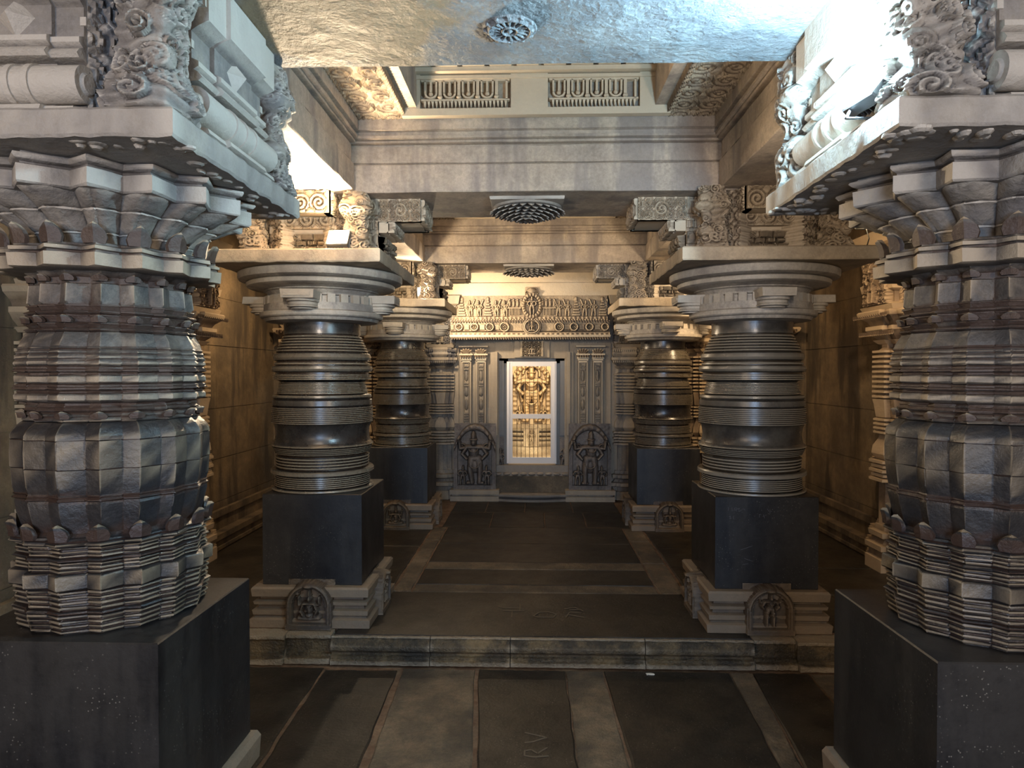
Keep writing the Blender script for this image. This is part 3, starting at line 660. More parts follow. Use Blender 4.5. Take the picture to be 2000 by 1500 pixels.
def bracket(x, y, z0, z1, label, style, Ls, hw, inner, mat, figR=.085, fig_off=.35, core=.24):
    e = empty('bracket_capital', (x, y, z0), label, 'bracket capital', 'bracket capitals on the columns'); H = z1 - z0
    mb = MB(); mb.stack(stepsq(core, .02, core * .5), [(0, .02), (.03, .02), (.05, -.01), (.12, -.01), (.15, .015), (.19, .015), (.21, -.01), (.3 * H / .4, -.01), (H * .8, 0), (H * .86, .03), (H, .03)])
    mb.build('core_block', mat, e)
    for i, (dx, dy) in enumerate(((0, -1), (1, 0), (0, 1), (-1, 0))):
        L = Ls[0] if dy else Ls[1] if dx * inner > 0 else Ls[2]
        mb = arm(L, hw[0] if dy else hw[1], 0, H, style, i); T = Matrix.Rotation(math.atan2(dy, dx), 4, 'Z')
        mb.v = [tuple(T @ Vector(p)) for p in mb.v]; mb.build('bracket_arm', mat, e, ang=30)
    for i, (sx, sy) in enumerate(((1, -1), (-1, -1), (1, 1), (-1, 1))):
        # diagonal carved slab behind each corner figure
        mb = MB(); mb.M = Matrix.Rotation(math.atan2(sy, sx) + PI / 2, 4, 'Z')
        relief(mb, -.13, 0, .13, H, -(fig_off * 1.414 - figR - .05), scroll_field(i, .043, .02), .008, .2)
        mb.build('carved_panel', mat, e, ang=50)
        if sy < 0 or style == 'near' and sx * inner > 0:
            mb = bracket_figure(i + int(abs(x) * 10), H, figR, 1 if sx > 0 else -1); mb.v = [(p[0] + sx * fig_off, p[1] + sy * (fig_off + (.02 if sy < 0 else 0)), p[2]) for p in mb.v]
            mb.build('lion_figure', mat, e, ang=60)
    return e
bracket(-1.345, 2.13, 2.41, 2.857, 'bracket capital with rolls and lion figures on top of the near left column', 'near', (.43, .455, .44), (.17, .24), 1, 'carve_grey', .082, .355)
bracket(1.33, 2.12, 2.41, 2.857, 'bracket capital beside the cool white floodlight on top of the near right column', 'near', (.43, .455, .44), (.17, .24), -1, 'carve_grey', .082, .355)
bracket(LX, LY, 2.480, 2.857, 'carved bracket capital on the nearer left lathe column beside the bright warm lamp', 'mid', (.42, .70, .62), (.17, .17), 1, 'carve', .07, .32)
bracket(RX, RY, 2.480, 2.857, 'carved bracket capital on the nearer right lathe column, tiers of blocks brightly lit', 'mid', (.44, .78, .66), (.17, .17), -1, 'carve', .075, .36)
bracket(-1.39, 7.20, 2.480, 2.857, 'carved bracket capital on the far left column beside the smaller lamp', 'mid', (.42, .70, .62), (.17, .17), 1, 'carve', .07, .32)
bracket(1.355, 7.20, 2.480, 2.857, 'shaded bracket capital on the far right column next to the frieze', 'mid', (.42, .70, .62), (.17, .17), -1, 'carve_grey', .07, .32)

# ------------------------------------------------------------------ BEAMS
ZS = 2.857
BW = .345
def beam_prof(half):     # (offset from the centre line, z): two fascias, fillets, cap
    s = [(half - .004, ZS), (half, ZS + .006), (half, 3.022), (half - .006, 3.028), (half - .034, 3.030), (half - .034, 3.036), (half - .016, 3.042), (half - .016, 3.142), (half - .030, 3.146), (half - .030, 3.152), (half + .006, 3.156), (half + .006, 3.170), (half - .008, 3.173), (half + .022, 3.180), (half + .022, 3.196), (half + .004, 3.200), (half + .004, 3.222), (half + .028, 3.230), (half + .028, 3.307)]
    return s
def cross_beam(yc, x0, x1, label, mat='beam'):
    mb = MB(); hp = beam_prof(BW)
    poly = [(-o, z) for o, z in hp] + [(o, z) for o, z in hp[::-1]]     # (y,z)
    n = len(poly); N = 26; rings = []
    for k in range(N + 1):
        x = x0 + (x1 - x0) * k / N; rings.append([(x, yc + p + random.uniform(-.0025, .0025), z + random.uniform(-.0022, .0022)) for p, z in poly])
    mb.loops(rings[::-1]); o = mb.build('cross_beam', mat); tag(o, label, 'beam', 'cross beams'); return o
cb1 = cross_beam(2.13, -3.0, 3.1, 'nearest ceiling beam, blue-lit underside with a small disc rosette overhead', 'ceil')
cb2 = cross_beam(4.53, -3.0, 3.1, 'middle cross beam with plain bands and a deep lotus rosette beneath')
cb3 = cross_beam(7.24, -3.0, 3.1, 'farthest cross beam in front of the doorway wall, shallow rosette beneath')
def side_beam(xc, hw, y0, y1, label):
    mb = MB(); hp = beam_prof(hw); poly = [(-o, z) for o, z in hp] + [(o, z) for o, z in hp[::-1]]; N = 20; rings = []
    for k in range(N + 1):
        y = y0 + (y1 - y0) * k / N; rings.append([(xc + p + random.uniform(-.0025, .0025), y, z + random.uniform(-.002, .002)) for p, z in poly])
    mb.loops(rings); tag(mb.build('side_beam', 'beam'), label, 'beam', 'side beams')
for (xc, s) in ((-1.38, 'left'), (1.40, 'right')):
    side_beam(xc, .285, 2.505, 4.155, 'long side beam on the %s running back from the near column' % s)
    side_beam(xc, .285, 4.905, 6.865, 'long side beam on the %s between the middle and far columns' % s)
    side_beam(xc, .285, -.6, 1.755, 'long side beam on the %s coming forward over the near column' % s)
    side_beam(xc, .285, 7.615, 8.55, 'short side beam on the %s meeting the doorway wall' % s)
# rosettes
def lotus(parent, cx, cy, z, R, rings_, plate=None, depth=.05):
    mb = MB()
    if plate: rough_edge(mb, cx - plate, cy - plate, cx + plate, cy + plate, z - .018, z + .01, 4, .002)
    zb = z - (.018 if plate else 0)
    mb.lathe([(zb - .015, R * .3), (zb - .012, R * .95), (zb, R), (zb + .01, R)], 48, cx, cy)
    for k in range(rings_):
        t = k / max(1, rings_ - 1); r = R * (1 - .78 * t); n = max(7, int(26 * (1 - .62 * t)))
        for i in range(n):
            a = 2 * PI * (i + .5 * (k % 2)) / n; c = Vector((math.cos(a), math.sin(a), 0))
            mb.leaf(Vector((cx, cy, zb - .008 - depth * t * .9)) + c * (r - R * .17), (c * .25 + Vector((0, 0, -1))), (c * .9 + Vector((0, 0, -.42))), R * .26, R * .30, R * .03, .0)
    mb.ball((cx, cy, zb - depth), R * .14, R * .14, R * .12, 8)
    return mb.build('lotus_rosette', 'carve_grey', parent, ang=40)
lotus(cb2, -.04, 4.53, ZS, .225, 6, .235, .055)
lotus(cb3, -.05, 7.24, ZS, .25, 4, .26, .03)
# flat disc rosette on the nearest soffit
mb = MB(); nu, nv = 144, 26; th = np.linspace(0, 2 * PI, nu, endpoint=False); rr = np.linspace(0.001, .088, nv); T, Rr = np.meshgrid(th, rr)
hz = .004 + .010 * np.exp(-((Rr - .068) / .006) ** 2) + .010 * np.exp(-((Rr - .024) / .005) ** 2) + .012 * np.exp(-(Rr / .010) ** 2) + .007 * (np.cos(T * 16) * .5 + .5) * ((Rr > .03) & (Rr < .062)) + .006 * (np.cos(T * 12) > .75) * (Rr > .074)
hz = np.where(Rr > .086, 0, hz)
Fm = np.stack([-.077 + Rr * np.cos(T), 2.216 + Rr * np.sin(T), ZS - hz + .001], -1); mb.grid(Fm, nu, nv, 0, True); mb.build('disc_rosette', 'ceil', cb1, ang=50)

# ------------------------------------------------------------------ CEILINGS
mb = MB(); mb.box(-3.1, -1.2, 3.80, 3.2, 9.0, 3.92); mb.box(-3.1, -.62, 3.25, -3.0, 9.0, 3.8); mb.box(3.1, -.62, 3.25, 3.2, 9.0, 3.8); struct(mb.build('ceiling', 'wall'))
for (x0, x1) in ((-3.05, -1.68), (1.70, 3.15)):
    mb = MB()
    for y0, y1 in ((-.6, 1.76), (2.5, 4.16), (4.9, 6.87), (7.6, 8.6)): mb.box(x0, y0, 3.20, x1, y1, 3.30)
    struct(mb.build('ceiling', 'beam'))
mb = MB(); mb.box(-1.1, 7.6, 3.0, 1.12, 8.6, 3.1); struct(mb.build('ceiling', 'beam'))
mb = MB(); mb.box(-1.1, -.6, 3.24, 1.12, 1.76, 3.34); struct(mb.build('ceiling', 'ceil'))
def soffit_carving(x0, x1, y0, y1, z, label, side):
    """carved foliage slab under the coffer edge, with rope borders"""
    e = empty('carved_ceiling_slab', ((x0 + x1) / 2, (y0 + y1) / 2, z), label, 'ceiling carving', 'carved slabs of the ceiling coffers')
    w_ = (x1 - x0) / 2; l_ = (y1 - y0) / 2; T = Matrix.Rotation(-PI / 2, 4, 'X')  # local z -> y, -y(front) -> -z
    mb = MB(); mb.M = Matrix(((1, 0, 0, 0), (0, 0, 1, 0), (0, 1, 0, 0), (0, 0, 0, 1)))
    def fn(U, V):
        o = scroll_field(3, w_ / 2.0, .022, -w_, -l_)(U, V)
        b = np.minimum(w_ - np.abs(U), l_ - np.abs(V)); rope = .020 + .008 * np.cos((U + V) * 210)
        return np.where(b < .03, rope, o) - .004
    mb2 = MB(); relief(mb2, -w_, -l_, w_, l_, 0, fn, .0085, .03)
    mb.add([v for v in mb2.v], [f for f in mb2.f]); mb.build('foliage_relief', 'carve', e, ang=50)
    mb = MB(); mb.box(-w_, -l_, .028, w_, l_, .12); mb.build('slab', 'beam', e)
for (y0, y1, nm) in ((2.50, 4.16, 'nearer'), (4.90, 6.87, 'farther')):
    soffit_carving(-1.085, -.77, y0, y1, 3.312, 'carved foliage slab at the left edge of the %s ceiling coffer' % nm, -1)
    soffit_carving(.79, 1.105, y0, y1, 3.312, 'carved foliage slab at the right edge of the %s ceiling coffer' % nm, 1)
# coffer side walls + lattice
def coffer(y0, y1, n, label, lat=True):
    e = empty('ceiling_coffer', (.01, (y0 + y1) / 2, 3.307), label, 'ceiling coffer', 'ceiling coffers'); yc = (y0 + y1) / 2
    Y0, Y1 = y0 - yc, y1 - yc
    mb = MB()
    for xs in (-.77, .77): mb.box(xs - .06, Y0, 0.03, xs + .06, Y1, .50)
    mb.box(-.83, Y1 - .01, 0, .83, Y1 + .1, .50); mb.box(-.83, Y0 - .1, 0.0, .83, Y0, .50)
    mb.build('coffer_wall', 'beam', e)
    if not lat: return
    mb = MB()
    yb = Y1 - .012
    for bx0, bx1 in ((-.80, -.69), (-.146, .075), (.62, .80)): mb.box(bx0, yb - .045, .0, bx1, yb, .46)
    mb.box(-.80, yb - .05, -.02, .80, yb, .022); mb.box(-.8, yb - .055, .195, .8, yb, .215); mb.box(-.8, yb - .09, .225, .8, yb, .25)
    for k in range(10): mb.box(-.75 + k * .16, yb - .11, .252, -.62 + k * .16, yb, .40)
    mb.build('lintel_band', 'carve', e)
    for (a, b) in ((-.672, -.165), (.095, .60)):
        mb = MB(); cw = (b - a) / 4.5; th = .011
        mb.box(a - .012, yb - .04, .185, b + .012, yb, .198); mb.box(a - .012, yb - .04, .070, b + .012, yb, .080)
        for k in range(5):
            cx = a + cw * (k + .5) - .01
            if cx + cw * .3 > b: 
                mb.box(b - .012, yb - .04, .075, b, yb, .19); break
            for dx in (-cw * .30, cw * .30): mb.box(cx + dx - th / 2, yb - .04, .115, cx + dx + th / 2, yb, .19)
            R_ = cw * .30
            for q in range(10):
                a0 = PI + PI * q / 10; a1 = PI + PI * (q + 1) / 10
                p = [(cx + r_ * math.cos(t_), .118 + r_ * .9 * math.sin(t_)) for r_, t_ in ((R_ + th / 2, a0), (R_ + th / 2, a1), (R_ - th / 2, a1), (R_ - th / 2, a0))]
                mb.extr(p, yb - .04, yb)
            mb.box(cx - .006, yb - .036, .115, cx + .006, yb, .19); mb.ball((cx, yb - .03, .112), .014, .014, .014, 6)
            mb.box(cx + cw * .5 - .009, yb - .042, .078, cx + cw * .5 + .009, yb, .19)
            mb.ball((cx + cw * .5, yb - .042, .09), .016, .012, .012, 6)
        nd = 22
        for k in range(nd):
            x = a + (b - a) * (k + .5) / nd; hw = (b - a) / nd * .36
            mb.add([(x - hw, yb - .045, .066), (x + hw, yb - .045, .066), (x, yb - .035, .026), (x - hw, yb, .066), (x + hw, yb, .066), (x, yb, .026)], [(1, 0, 2), (0, 3, 5, 2), (4, 1, 2, 5), (0, 1, 4, 3)])
        mb.build('lattice_panel', 'carve', e, ang=30)
coffer(2.50, 4.15, 0, 'ceiling coffer with pierced lattice panels above the middle beam')
coffer(4.90, 6.86, 0, 'ceiling coffer with lattice almost hidden behind the middle beam')

# ------------------------------------------------------------------ WALLS
def block_wall(axis, c, a0, a1, z0, z1, thick, seed, cuts=(.55, .95, 1.42, 2.0, 2.45), facing=1):
    mb = MB(); rs = random.Random(seed); zs = [z0] + [z for z in cuts if z0 < z < z1] + [z1]
    mb_gap = .003
    for i in range(len(zs) - 1):
        a = a0
        while a < a1 - .01:
            b = min(a1, a + rs.uniform(.9, 1.7)); 
            if a1 - b < .3: b = a1
            d = rs.uniform(0, .006)
            lo = (zs[i] + mb_gap, zs[i + 1] - mb_gap)
            if axis == 'x': mb.box(*( (c - thick, a + mb_gap, lo[0], c - d, b - mb_gap, lo[1]) if facing > 0 else (c + d, a + mb_gap, lo[0], c + thick, b - mb_gap, lo[1])))
            else: mb.box(a + mb_gap, c + d, lo[0], b - mb_gap, c + thick, lo[1])
            a = b
    if axis == 'x': mb.box(*((c - thick, a0, z0, c - .012, a1, z1) if facing > 0 else (c + .012, a0, z0, c + thick, a1, z1)))
    else: mb.box(a0, c + .012, z0, a1, c + thick, z1)
    return mb
XL, XR = -2.93, 3.0
struct(block_wall('x', XL, -.6, 7.8, 0, 3.25, .12, 1).build('wall_left', 'wall'))
struct(block_wall('x', XR, -.6, 7.8, 0, 3.25, .12, 2, facing=-1).build('wall_right', 'wall'))
struct(block_wall('y', 7.62, XL - .1, -1.66, FU, 3.25, .12, 3).build('wall_back', 'wall'))
struct(block_wall('y', 7.62, 1.66, XR + .1, FU, 3.25, .12, 4).build('wall_back', 'wall'))
struct(block_wall('x', -1.62, 7.62, 8.7, FU, 3.25, .1, 5).build('wall_left', 'wall'))
struct(block_wall('x', 1.64, 7.62, 8.7, FU, 3.25, .1, 6, facing=-1).build('wall_right', 'wall'))
for nm, x0, x1 in (('left', XL - .05, XL + .14), ('right', XR - .14, XR + .05)):
    mb = MB()
    mb.box(x0, 2.2, 0, x1, 7.6, .30); s = 1 if nm == 'left' else -1
    f = x1 if s > 0 else x0
    for za, zb_, d in ((.27, .32, .02), (.44, .50, -.06), (.32, .44, -.08), (.18, .21, .015)):
        mb.box(min(f - .1 * s, f + d * s), 2.2, za, max(f - .1 * s, f + d * s), 7.6, zb_)
    struct(mb.build('baseboard_' + nm, 'wall'))

# engaged half columns on the walls
def pilaster(x, y, face, w_, d, z0, z1, label, zc=2.23, cap_out=.10, mat='wallcarve', name='wall_pilaster'):
    """face: 0 -y, 1 +x, 3 -x.  Local: wall plane at y=0, projects to -y"""
    e = empty(name, (x, y, z0), label, 'pilaster', 'half columns on the walls'); e.rotation_euler = (0, 0, {0: 0, 1: PI / 2, 3: -PI / 2}[face])
    hw = w_ / 2
    def sec(k=1., p=.25): # indented plan
        a = hw * k; return [(-a, .02), (-a, -d * .55), (-a * .62, -d * .55), (-a * .62, -d * .8), (-a * .32, -d * .8), (-a * .32, -d), (a * .32, -d), (a * .32, -d * .8), (a * .62, -d * .8), (a * .62, -d * .55), (a, -d * .55), (a, .02)]
    H = zc - z0
    def bands(zs, amp): 
        p = []
        for za, zb_ in zs: p += [(za, 0), (za + .004, amp), (zb_ - .004, amp), (zb_, 0)]
        return p
    mb = MB(); mb.stack(sec(1.1), [(0, .05), (.10, .05), (.115, .03), (.16, .03), (.17, .05), (.21, .052), (.22, .02), (.25, .0), (.27, .03), (.31, .035), (.32, 0), (.36, -.005)]); mb.build('pilaster_base', mat, e, ang=25)
    mb = MB(); n = []
    z = .36; n.append((z, -.02)); n.append((z + H * .17, -.02)); z += H * .17
    for k in range(5): n += [(z, -.015), (z + .004, .035 - (k % 2) * .012), (z + .026, .035 - (k % 2) * .012), (z + .03, -.005)]; z += .036
    n += [(z, .0), (z + .04, .022), (z + .10, .016), (z + .17, -.018), (z + .19, -.02)]; z += .20
    for k in range(4): n += [(z, -.02), (z + .004, .014), (z + .02, .014), (z + .024, -.012)]; z += .034
    n += [(z, .0), (z + .10, .012), (z + .14, .02)]; z += .15
    while z < H - .30:
        n += [(z, -.012), (z + .004, .022), (z + .022, .022), (z + .026, -.012)]; z += .040
    n += [(z, -.03), (H - .25, -.03)]
    mb.stack(sec(), n); mb.build('pilaster_shaft', mat, e, ang=25)
    mb = MB(); z = H - .25
    mb.stack(sec(1.0), [(z, -.01), (z + .03, .02), (z + .035, -.01), (z + .07, .03), (z + .10, .05), (z + .11, .06), (z + .14, .06), (z + .145, .03), (z + .18, .05), (z + .22, cap_out), (z + .25, cap_out + .01), (z + .262, cap_out)])
    a = hw + .05
    for k in range(16):
        x_ = -a + 2 * a * (k + .5) / 16; mb.leaf((x_, -d - .04, z + .10), (0, -1, 0), (0, 0, -1), .028, .035, .008)
        mb.leaf((x_, -d - cap_out + .01, z + .235), (0, -1, 0), (0, 0, -1), .03, .03, .008)
    mb.build('pilaster_capital', mat, e, ang=30)
    # bracket on top
    mb = MB(); z = H + .012; T = z1 - z0
    mb.stack(sqr(hw * .9, .0 + d), [(z, .03), (z + .04, .05), (z + .06, .0), (z + .14, .0), (z + .16, .04), (z + .22, .05), (z + .24, .02), (T - .12, .06), (T - .10, .10), (T, .12)])
    zb_, zt_ = z + .05, min(T - .12, z + .42)
    m2 = MB(); relief(m2, -hw * .8, zb_, hw * .8, zt_, -2 * d * .5 - .035, lambda U, V: .012 + np.maximum(scroll_field(2, .042, .022, -hw * .8, zb_)(U, V), figure(U, V, 0, zb_ + .01, zt_ - zb_ - .04, .05, False, .02, 2, True)), .007, .05)
    mb.add(m2.v, m2.f)
    for sx in (-1, 1):
        m3 = MB(); relief(m3, -d * .85, zb_, d * .85, zt_, -hw * .9 - .02, lambda U, V: .012 + scroll_field(3, .040, .020, -d * .85, zb_)(U, V), .008, .03)
        mb.add([(-p[1] * sx, p[0] * sx, p[2]) for p in m3.v], m3.f)
    mb.build('pilaster_bracket', mat, e, ang=35)
    return e
pilaster(XL, 5.58, 1, .43, .19, FU, 2.857, 'carved half column on the left wall, its warm lit cornice level with the disc capitals')
pilaster(XR, 5.56, 3, .45, .22, FU, 2.857, 'carved half column against the right wall, foot standing on the aisle floor')
pilaster(XL, 4.1, 1, .62, .24, FU, 2.857, 'half column on the left wall mostly hidden behind the near left column')
pilaster(XR, 3.9, 3, .62, .24, FU, 2.857, 'half column on the right wall mostly hidden behind the near right column')
pilaster(-2.50, 7.62, 0, .52, .16, FU, 2.857, 'half column on the left aisle end wall beside the nearer polished column')
pilaster(-1.86, 7.62, 0, .40, .16, FU, 2.857, 'half column glimpsed between the two left polished columns')
pilaster(2.50, 7.62, 0, .52, .16, FU, 2.857, 'half column on the right aisle end wall just right of the paler column')
pilaster(1.88, 7.62, 0, .40, .16, FU, 2.857, 'warm lit half column glimpsed between the two right polished columns')
# ------------------------------------------------------------------ DOORWAY WALL  (front plane y = 8.6)
YD = 8.60; CX = -.02
mb = MB()
for a, b in ((-1.62, -.475), (.435, 1.64)): mb.box(a, YD, FU, b, YD + .3, 3.1)
mb.box(-.475, YD, 1.99, .435, YD + .3, 3.1)
struct(mb.build('wall_front', 'doorwall'))
# upper fascias
mb = MB(); mb.box(-1.60, YD - .10, 2.866, 1.62, YD, 3.0); mb.box(-1.60, YD - .13, 2.705, 1.62, YD, 2.862)
struct(mb.build('trim_1', 'carve'))
pilaster(-1.16, YD, 0, .30, .10, FU, 2.70, 'narrow banded half column at the left end of the doorway wall', mat='doorwall', zc=2.05, cap_out=.04)
pilaster(1.18, YD, 0, .30, .10, FU, 2.70, 'narrow banded half column at the right end of the doorway wall', mat='doorwall', zc=2.05, cap_out=.04)
# frieze
fr = empty('carved_lintel_frieze', (CX, YD - .14, 2.18), 'warm lit carved stone frieze of figures and roundels above the doorway', 'frieze')
def frieze(U, V):       # local coords x -.98..+.98, z 0.20..0.56
    mx = np.maximum; o = np.zeros_like(U); v = V
    o = mx(o, np.where(v < .235, .035 + .01 * np.cos(U * 190), 0))
    o = mx(o, np.where((v > .235) & (v < .262), .026 + .008 * np.cos(U * 120), 0))
    for i in range(7):
        for sg in (-1, 1):
            cx = sg * (.33 + i * .108); 
            if i % 3 == 2: # tiered shrine
                for q in range(6): o = mx(o, np.where((np.abs(U - cx) < .050 - q * .007) & (np.abs(v - (.285 + q * .032)) < .012), .034, 0))
                o = mx(o, dome(U, v, cx, .48, .022, .03, .03))
            else:
                o = mx(o, figure(U, v, cx, .27, .20, .036, False, .05 * sg, 2, False)); o = mx(o, caps(U, v, cx + .02 * sg, .30, cx - .05 * sg, .47, .007, .012, .03))
    for sg in (-1, 1):
        for i in range(8): o = mx(o, np.where((np.abs(U - sg * (.15 + i * .017)) < .005) & (v > .285) & (v < .36), .03, 0))
        o = mx(o, np.where((np.abs(U - sg * .215) < .085) & (np.abs(v - .372) < .010), .034, 0))
        for i in range(4): o = mx(o, dome(U, v, sg * (.13 + i * .048), .425, .017, .045, .034)); o = mx(o, dome(U, v, sg * (.13 + i * .048), .475, .012, .012, .034))
    # central arch with standing deity
    o = mx(o, ring(U, v, 0, .40, .105, .135, .024, .05) * (1 + .25 * np.cos(np.arctan2(v - .4, U) * 22)))
    o = np.where(np.hypot(U / .082, (v - .40) / .112) < 1, .006 + figure(U, v, 0, .285, .24, .055, False, .0, 4, False), o)
    o = mx(o, dome(U, v, 0, .575, .055, .045, .055)); o = mx(o, scroll(U, v, -.05, .545, .035, .045, 1)); o = mx(o, scroll(U, v, .05, .545, .035, .045, -1))
    return o + .0018 * hnoise(U, V, 25, 4)
mb = MB(); relief(mb, -.99, .212, .93, .545, .02, frieze, .0048, .06); relief(mb, -.085, .54, .085, .632, .0, frieze, .005, .06)
mb.build('figure_band', 'carve', fr, ang=55)
def band2(U, V):
    mx = np.maximum; o = np.full_like(U, .0)
    o = mx(o, np.where(V < .07, .03 + .012 * np.cos(U * 105) * np.cos((V - .035) * 60), 0)); o = mx(o, np.where((V > .075) & (V < .082), .032, 0))
    for sg in (-1, 1):
        for i, rr_ in enumerate((.052, .044, .042, .04)):
            cx = sg * (.335 + i * .19 - (.0 if i == 0 else .01)); o = mx(o, ring(U, V, cx, .132, rr_, rr_, .012, .05)); o = mx(o, scroll(U, V, cx, .132, rr_ * .8, .035, sg)); 
            o = mx(o, np.where((np.abs(U - (cx + .095 * sg)) < .03) & (np.abs(V - .13) < .035), .02, 0))
    o = mx(o, ring(U, V, 0, .135, .088, .078, .012, .06)); o = mx(o, ring(U, V, 0, .135, .105, .096, .010, .045)); o = np.where(np.hypot(U / .076, (V - .135) / .066) < 1, .01 + figure(U, V, 0, .075, .135, .055, True, 0, 4, False), o)
    return o + .0018 * hnoise(U, V, 25, 9)
mb = MB(); relief(mb, -1.0, .03, .95, .205, -.06, band2, .0048, .08); mb.build('roundel_band', 'carve', fr, ang=55)
mb = MB(); mb.box(-1.0, -.09, .200, .95, .04, .212)
for k in range(60):
    x = -.99 + 1.93 * (k + .5) / 60; mb.leaf((x, -.088, .214), (0, -1, 0), (0, 0, -1), .028, .03, .006)
mb.build('upper_fringe', 'carve', fr, ang=30)
mb = MB(); mb.stack([(-1.0, -.13), (.95, -.13), (.95, .05), (-1.0, .05)], [(.0, -.004), (.004, .0), (.028, .006), (.034, 0)])
for k in range(64):
    x = -.99 + 1.93 * (k + .5) / 64; mb.leaf((x, -.132, .006), (0, -1, 0), (0, 0, -1), .028, .032, .006)
mb.build('lower_fringe', 'carve', fr, ang=30)
# jamb mouldings
sh = empty('door_surround', (CX, YD, FU), 'tall stone door surround with slender carved pilaster strips either side', 'door surround')
for sg in (-1, 1):
    X = lambda v: sg * v
    def bx(mb, a, b, y0, z0, z1, mat=0): mb.box(min(X(a), X(b)), y0, z0, max(X(a), X(b)), .0, z1, mat)
    for i, (a, b) in enumerate(((.885, .76), (.70, .575))):
        mb = MB(); zt = 1.76
        bx(mb, a, a - .018, -.055, .14, zt); bx(mb, b + .018, b, -.055, .14, zt); bx(mb, a, b, -.035, .14, zt)
        xm = (a + b) / 2
        def bal(U, V):
            o = np.zeros_like(U); t = V
            for z_, h_ in [(.98 + k * .030, .010) for k in range(4)] + [(1.42, .01), (1.45, .01), (1.62, .01), (1.66, .01)]: o = np.maximum(o, np.where((np.abs(U) < .030) & (np.abs(t - z_) < h_), .022, 0))
            o = np.maximum(o, dome(U, t, 0, 1.18, .026, .07, .024)); o = np.maximum(o, dome(U, t, 0, 1.34, .028, .06, .024)); o = np.maximum(o, dome(U, t, 0, 1.54, .024, .07, .022)); o = np.maximum(o, np.where((np.abs(np.abs(U) - .03) < .005) & (t > .9), .018, 0))
            return o
        mb2 = MB(); relief(mb2, -.038, .93, .038, 1.70, -.034, bal, .005, .01); mb.add([(p[0] + X(xm), p[1], p[2]) for p in mb2.v], mb2.f)
        ps = mb.build('pilaster_strip', 'doorwall', sh, ang=35)
        mb = MB()
        for z_, w_, d_ in ((1.71, .05, .06), (1.735, .065, .075), (1.755, .075, .085), (1.785, .055, .07), (1.80, .085, .10), (1.82, .065, .08), (1.90, .09, .11)):
            mb.box(X(xm) - w_, -d_, z_, X(xm) + w_, 0, z_ + .017)
        for k in range(5):
            a_ = (k - 2) * .42; mb.leaf((X(xm) + math.sin(a_) * .02, -.07, 1.815), (0, -1, 0), (math.sin(a_), 0, math.cos(a_)), .045, .075, .015)
            mb.leaf((X(xm) + (k - 2) * .028, -.095, 1.80), (0, -1, 0), ((k - 2) * .1, 0, -1), .03, .035, .01)
        mb.build('strip_capital', 'carve', ps, ang=35)
    mb = MB(); bx(mb, .52, .475, -.05, .14, 1.84); bx(mb, .475, .43, -.10, .80, 1.84); bx(mb, .46, .41, -.02, .2, 1.80); mb.build('jamb', 'doorwall', sh)
    mb = MB(); bx(mb, .92, .985, -.03, .14, 1.95); mb.build('outer_strip', 'doorwall', sh)
mb = MB(); mb.box(-.46, -.03, 1.76, .46, 0, 1.99); mb.box(-.22, -.07, 1.77, .22, 0, 1.98)
def crest(U, V):
    o = scroll_field(8, .028, .03, -.14, 0)(U, V); o = np.maximum(o, np.where(np.abs(np.abs(U) - .13) < .012, .035, 0)); return np.maximum(o, figure(U, V, 0, 1.80, .15, .045, True, 0, 4, False))
mb.build('lintel_block', 'doorwall', sh, ang=40)
mb = MB(); relief(mb, -.145, 1.785, .145, 1.975, -.072, crest, .005, .02); mb.build('lintel_crest', 'carve', sh, ang=40)
# dark inner frame
ifr = empty('dark_door_frame', (CX, YD, .60), 'dark bluish polished stone frame round the white gate', 'door frame')
mb = MB()
mb.box(-.475, .031, -.43, -.300, .20, 1.36); mb.box(.300, .031, -.43, .455, .20, 1.36); mb.box(-.455, .031, 1.27, .435, .20, 1.38)
mb.build('frame', 'darkframe', ifr)
for sx in (-1, 1):
    mb = MB(); mb.box(sx * .40 - .045, -.01, .36, sx * .40 + .045, .03, 1.30); mb.build('side_panel', 'darkframe', ifr)
    mb = MB(); mb2 = MB(); relief(mb2, -.05, -.42, .05, .34, .012, lambda U, V: np.maximum(figure(U, V, 0, -.40, .22, .03, False, .02, 2, False), figure(U, V, 0, -.05, .25, .025, False, .02, 2, True)), .006, .02)
    mb.add([(p[0] + sx * .40, p[1], p[2]) for p in mb2.v], mb2.f); mb.build('attendant_relief', 'stele', ifr, ang=50)
# threshold + steps
th_ = empty('threshold_steps', (CX, YD, FU), 'dark stone threshold block and curved step in front of the gate', 'step')
mb = MB(); mb.box(-.475, -.06, .33, .475, .25, .42); mb.box(-.475, -.09, .29, .475, .25, .335)
for k in range(9): mb.ball((-.42 + k * .105, -.09, .315), .045, .03, .022, 6)
mb.build('carved_sill', 'stele', th_, ang=40)
mb = MB(); mb.box(-.475, -.13, .0, .475, .25, .292); mb.build('threshold_block', 'strip', th_)
mb = MB(); q = [(-.50, -.02), (-.50, -.22), (-.40, -.24)] + [(-.40 + .8 * t, -.24 - .06 * math.sin(PI * t)) for t in [i / 14 for i in range(1, 14)]] + [(.40, -.24), (.50, -.22), (.50, -.02)]
mb.stack(q, [(0, .0), (.03, .0), (.035, -.02), (.055, -.02), (.06, .012), (.085, .012), (.09, 0)])
mb.build('moonstone_step', 'stele', th_, ang=30)
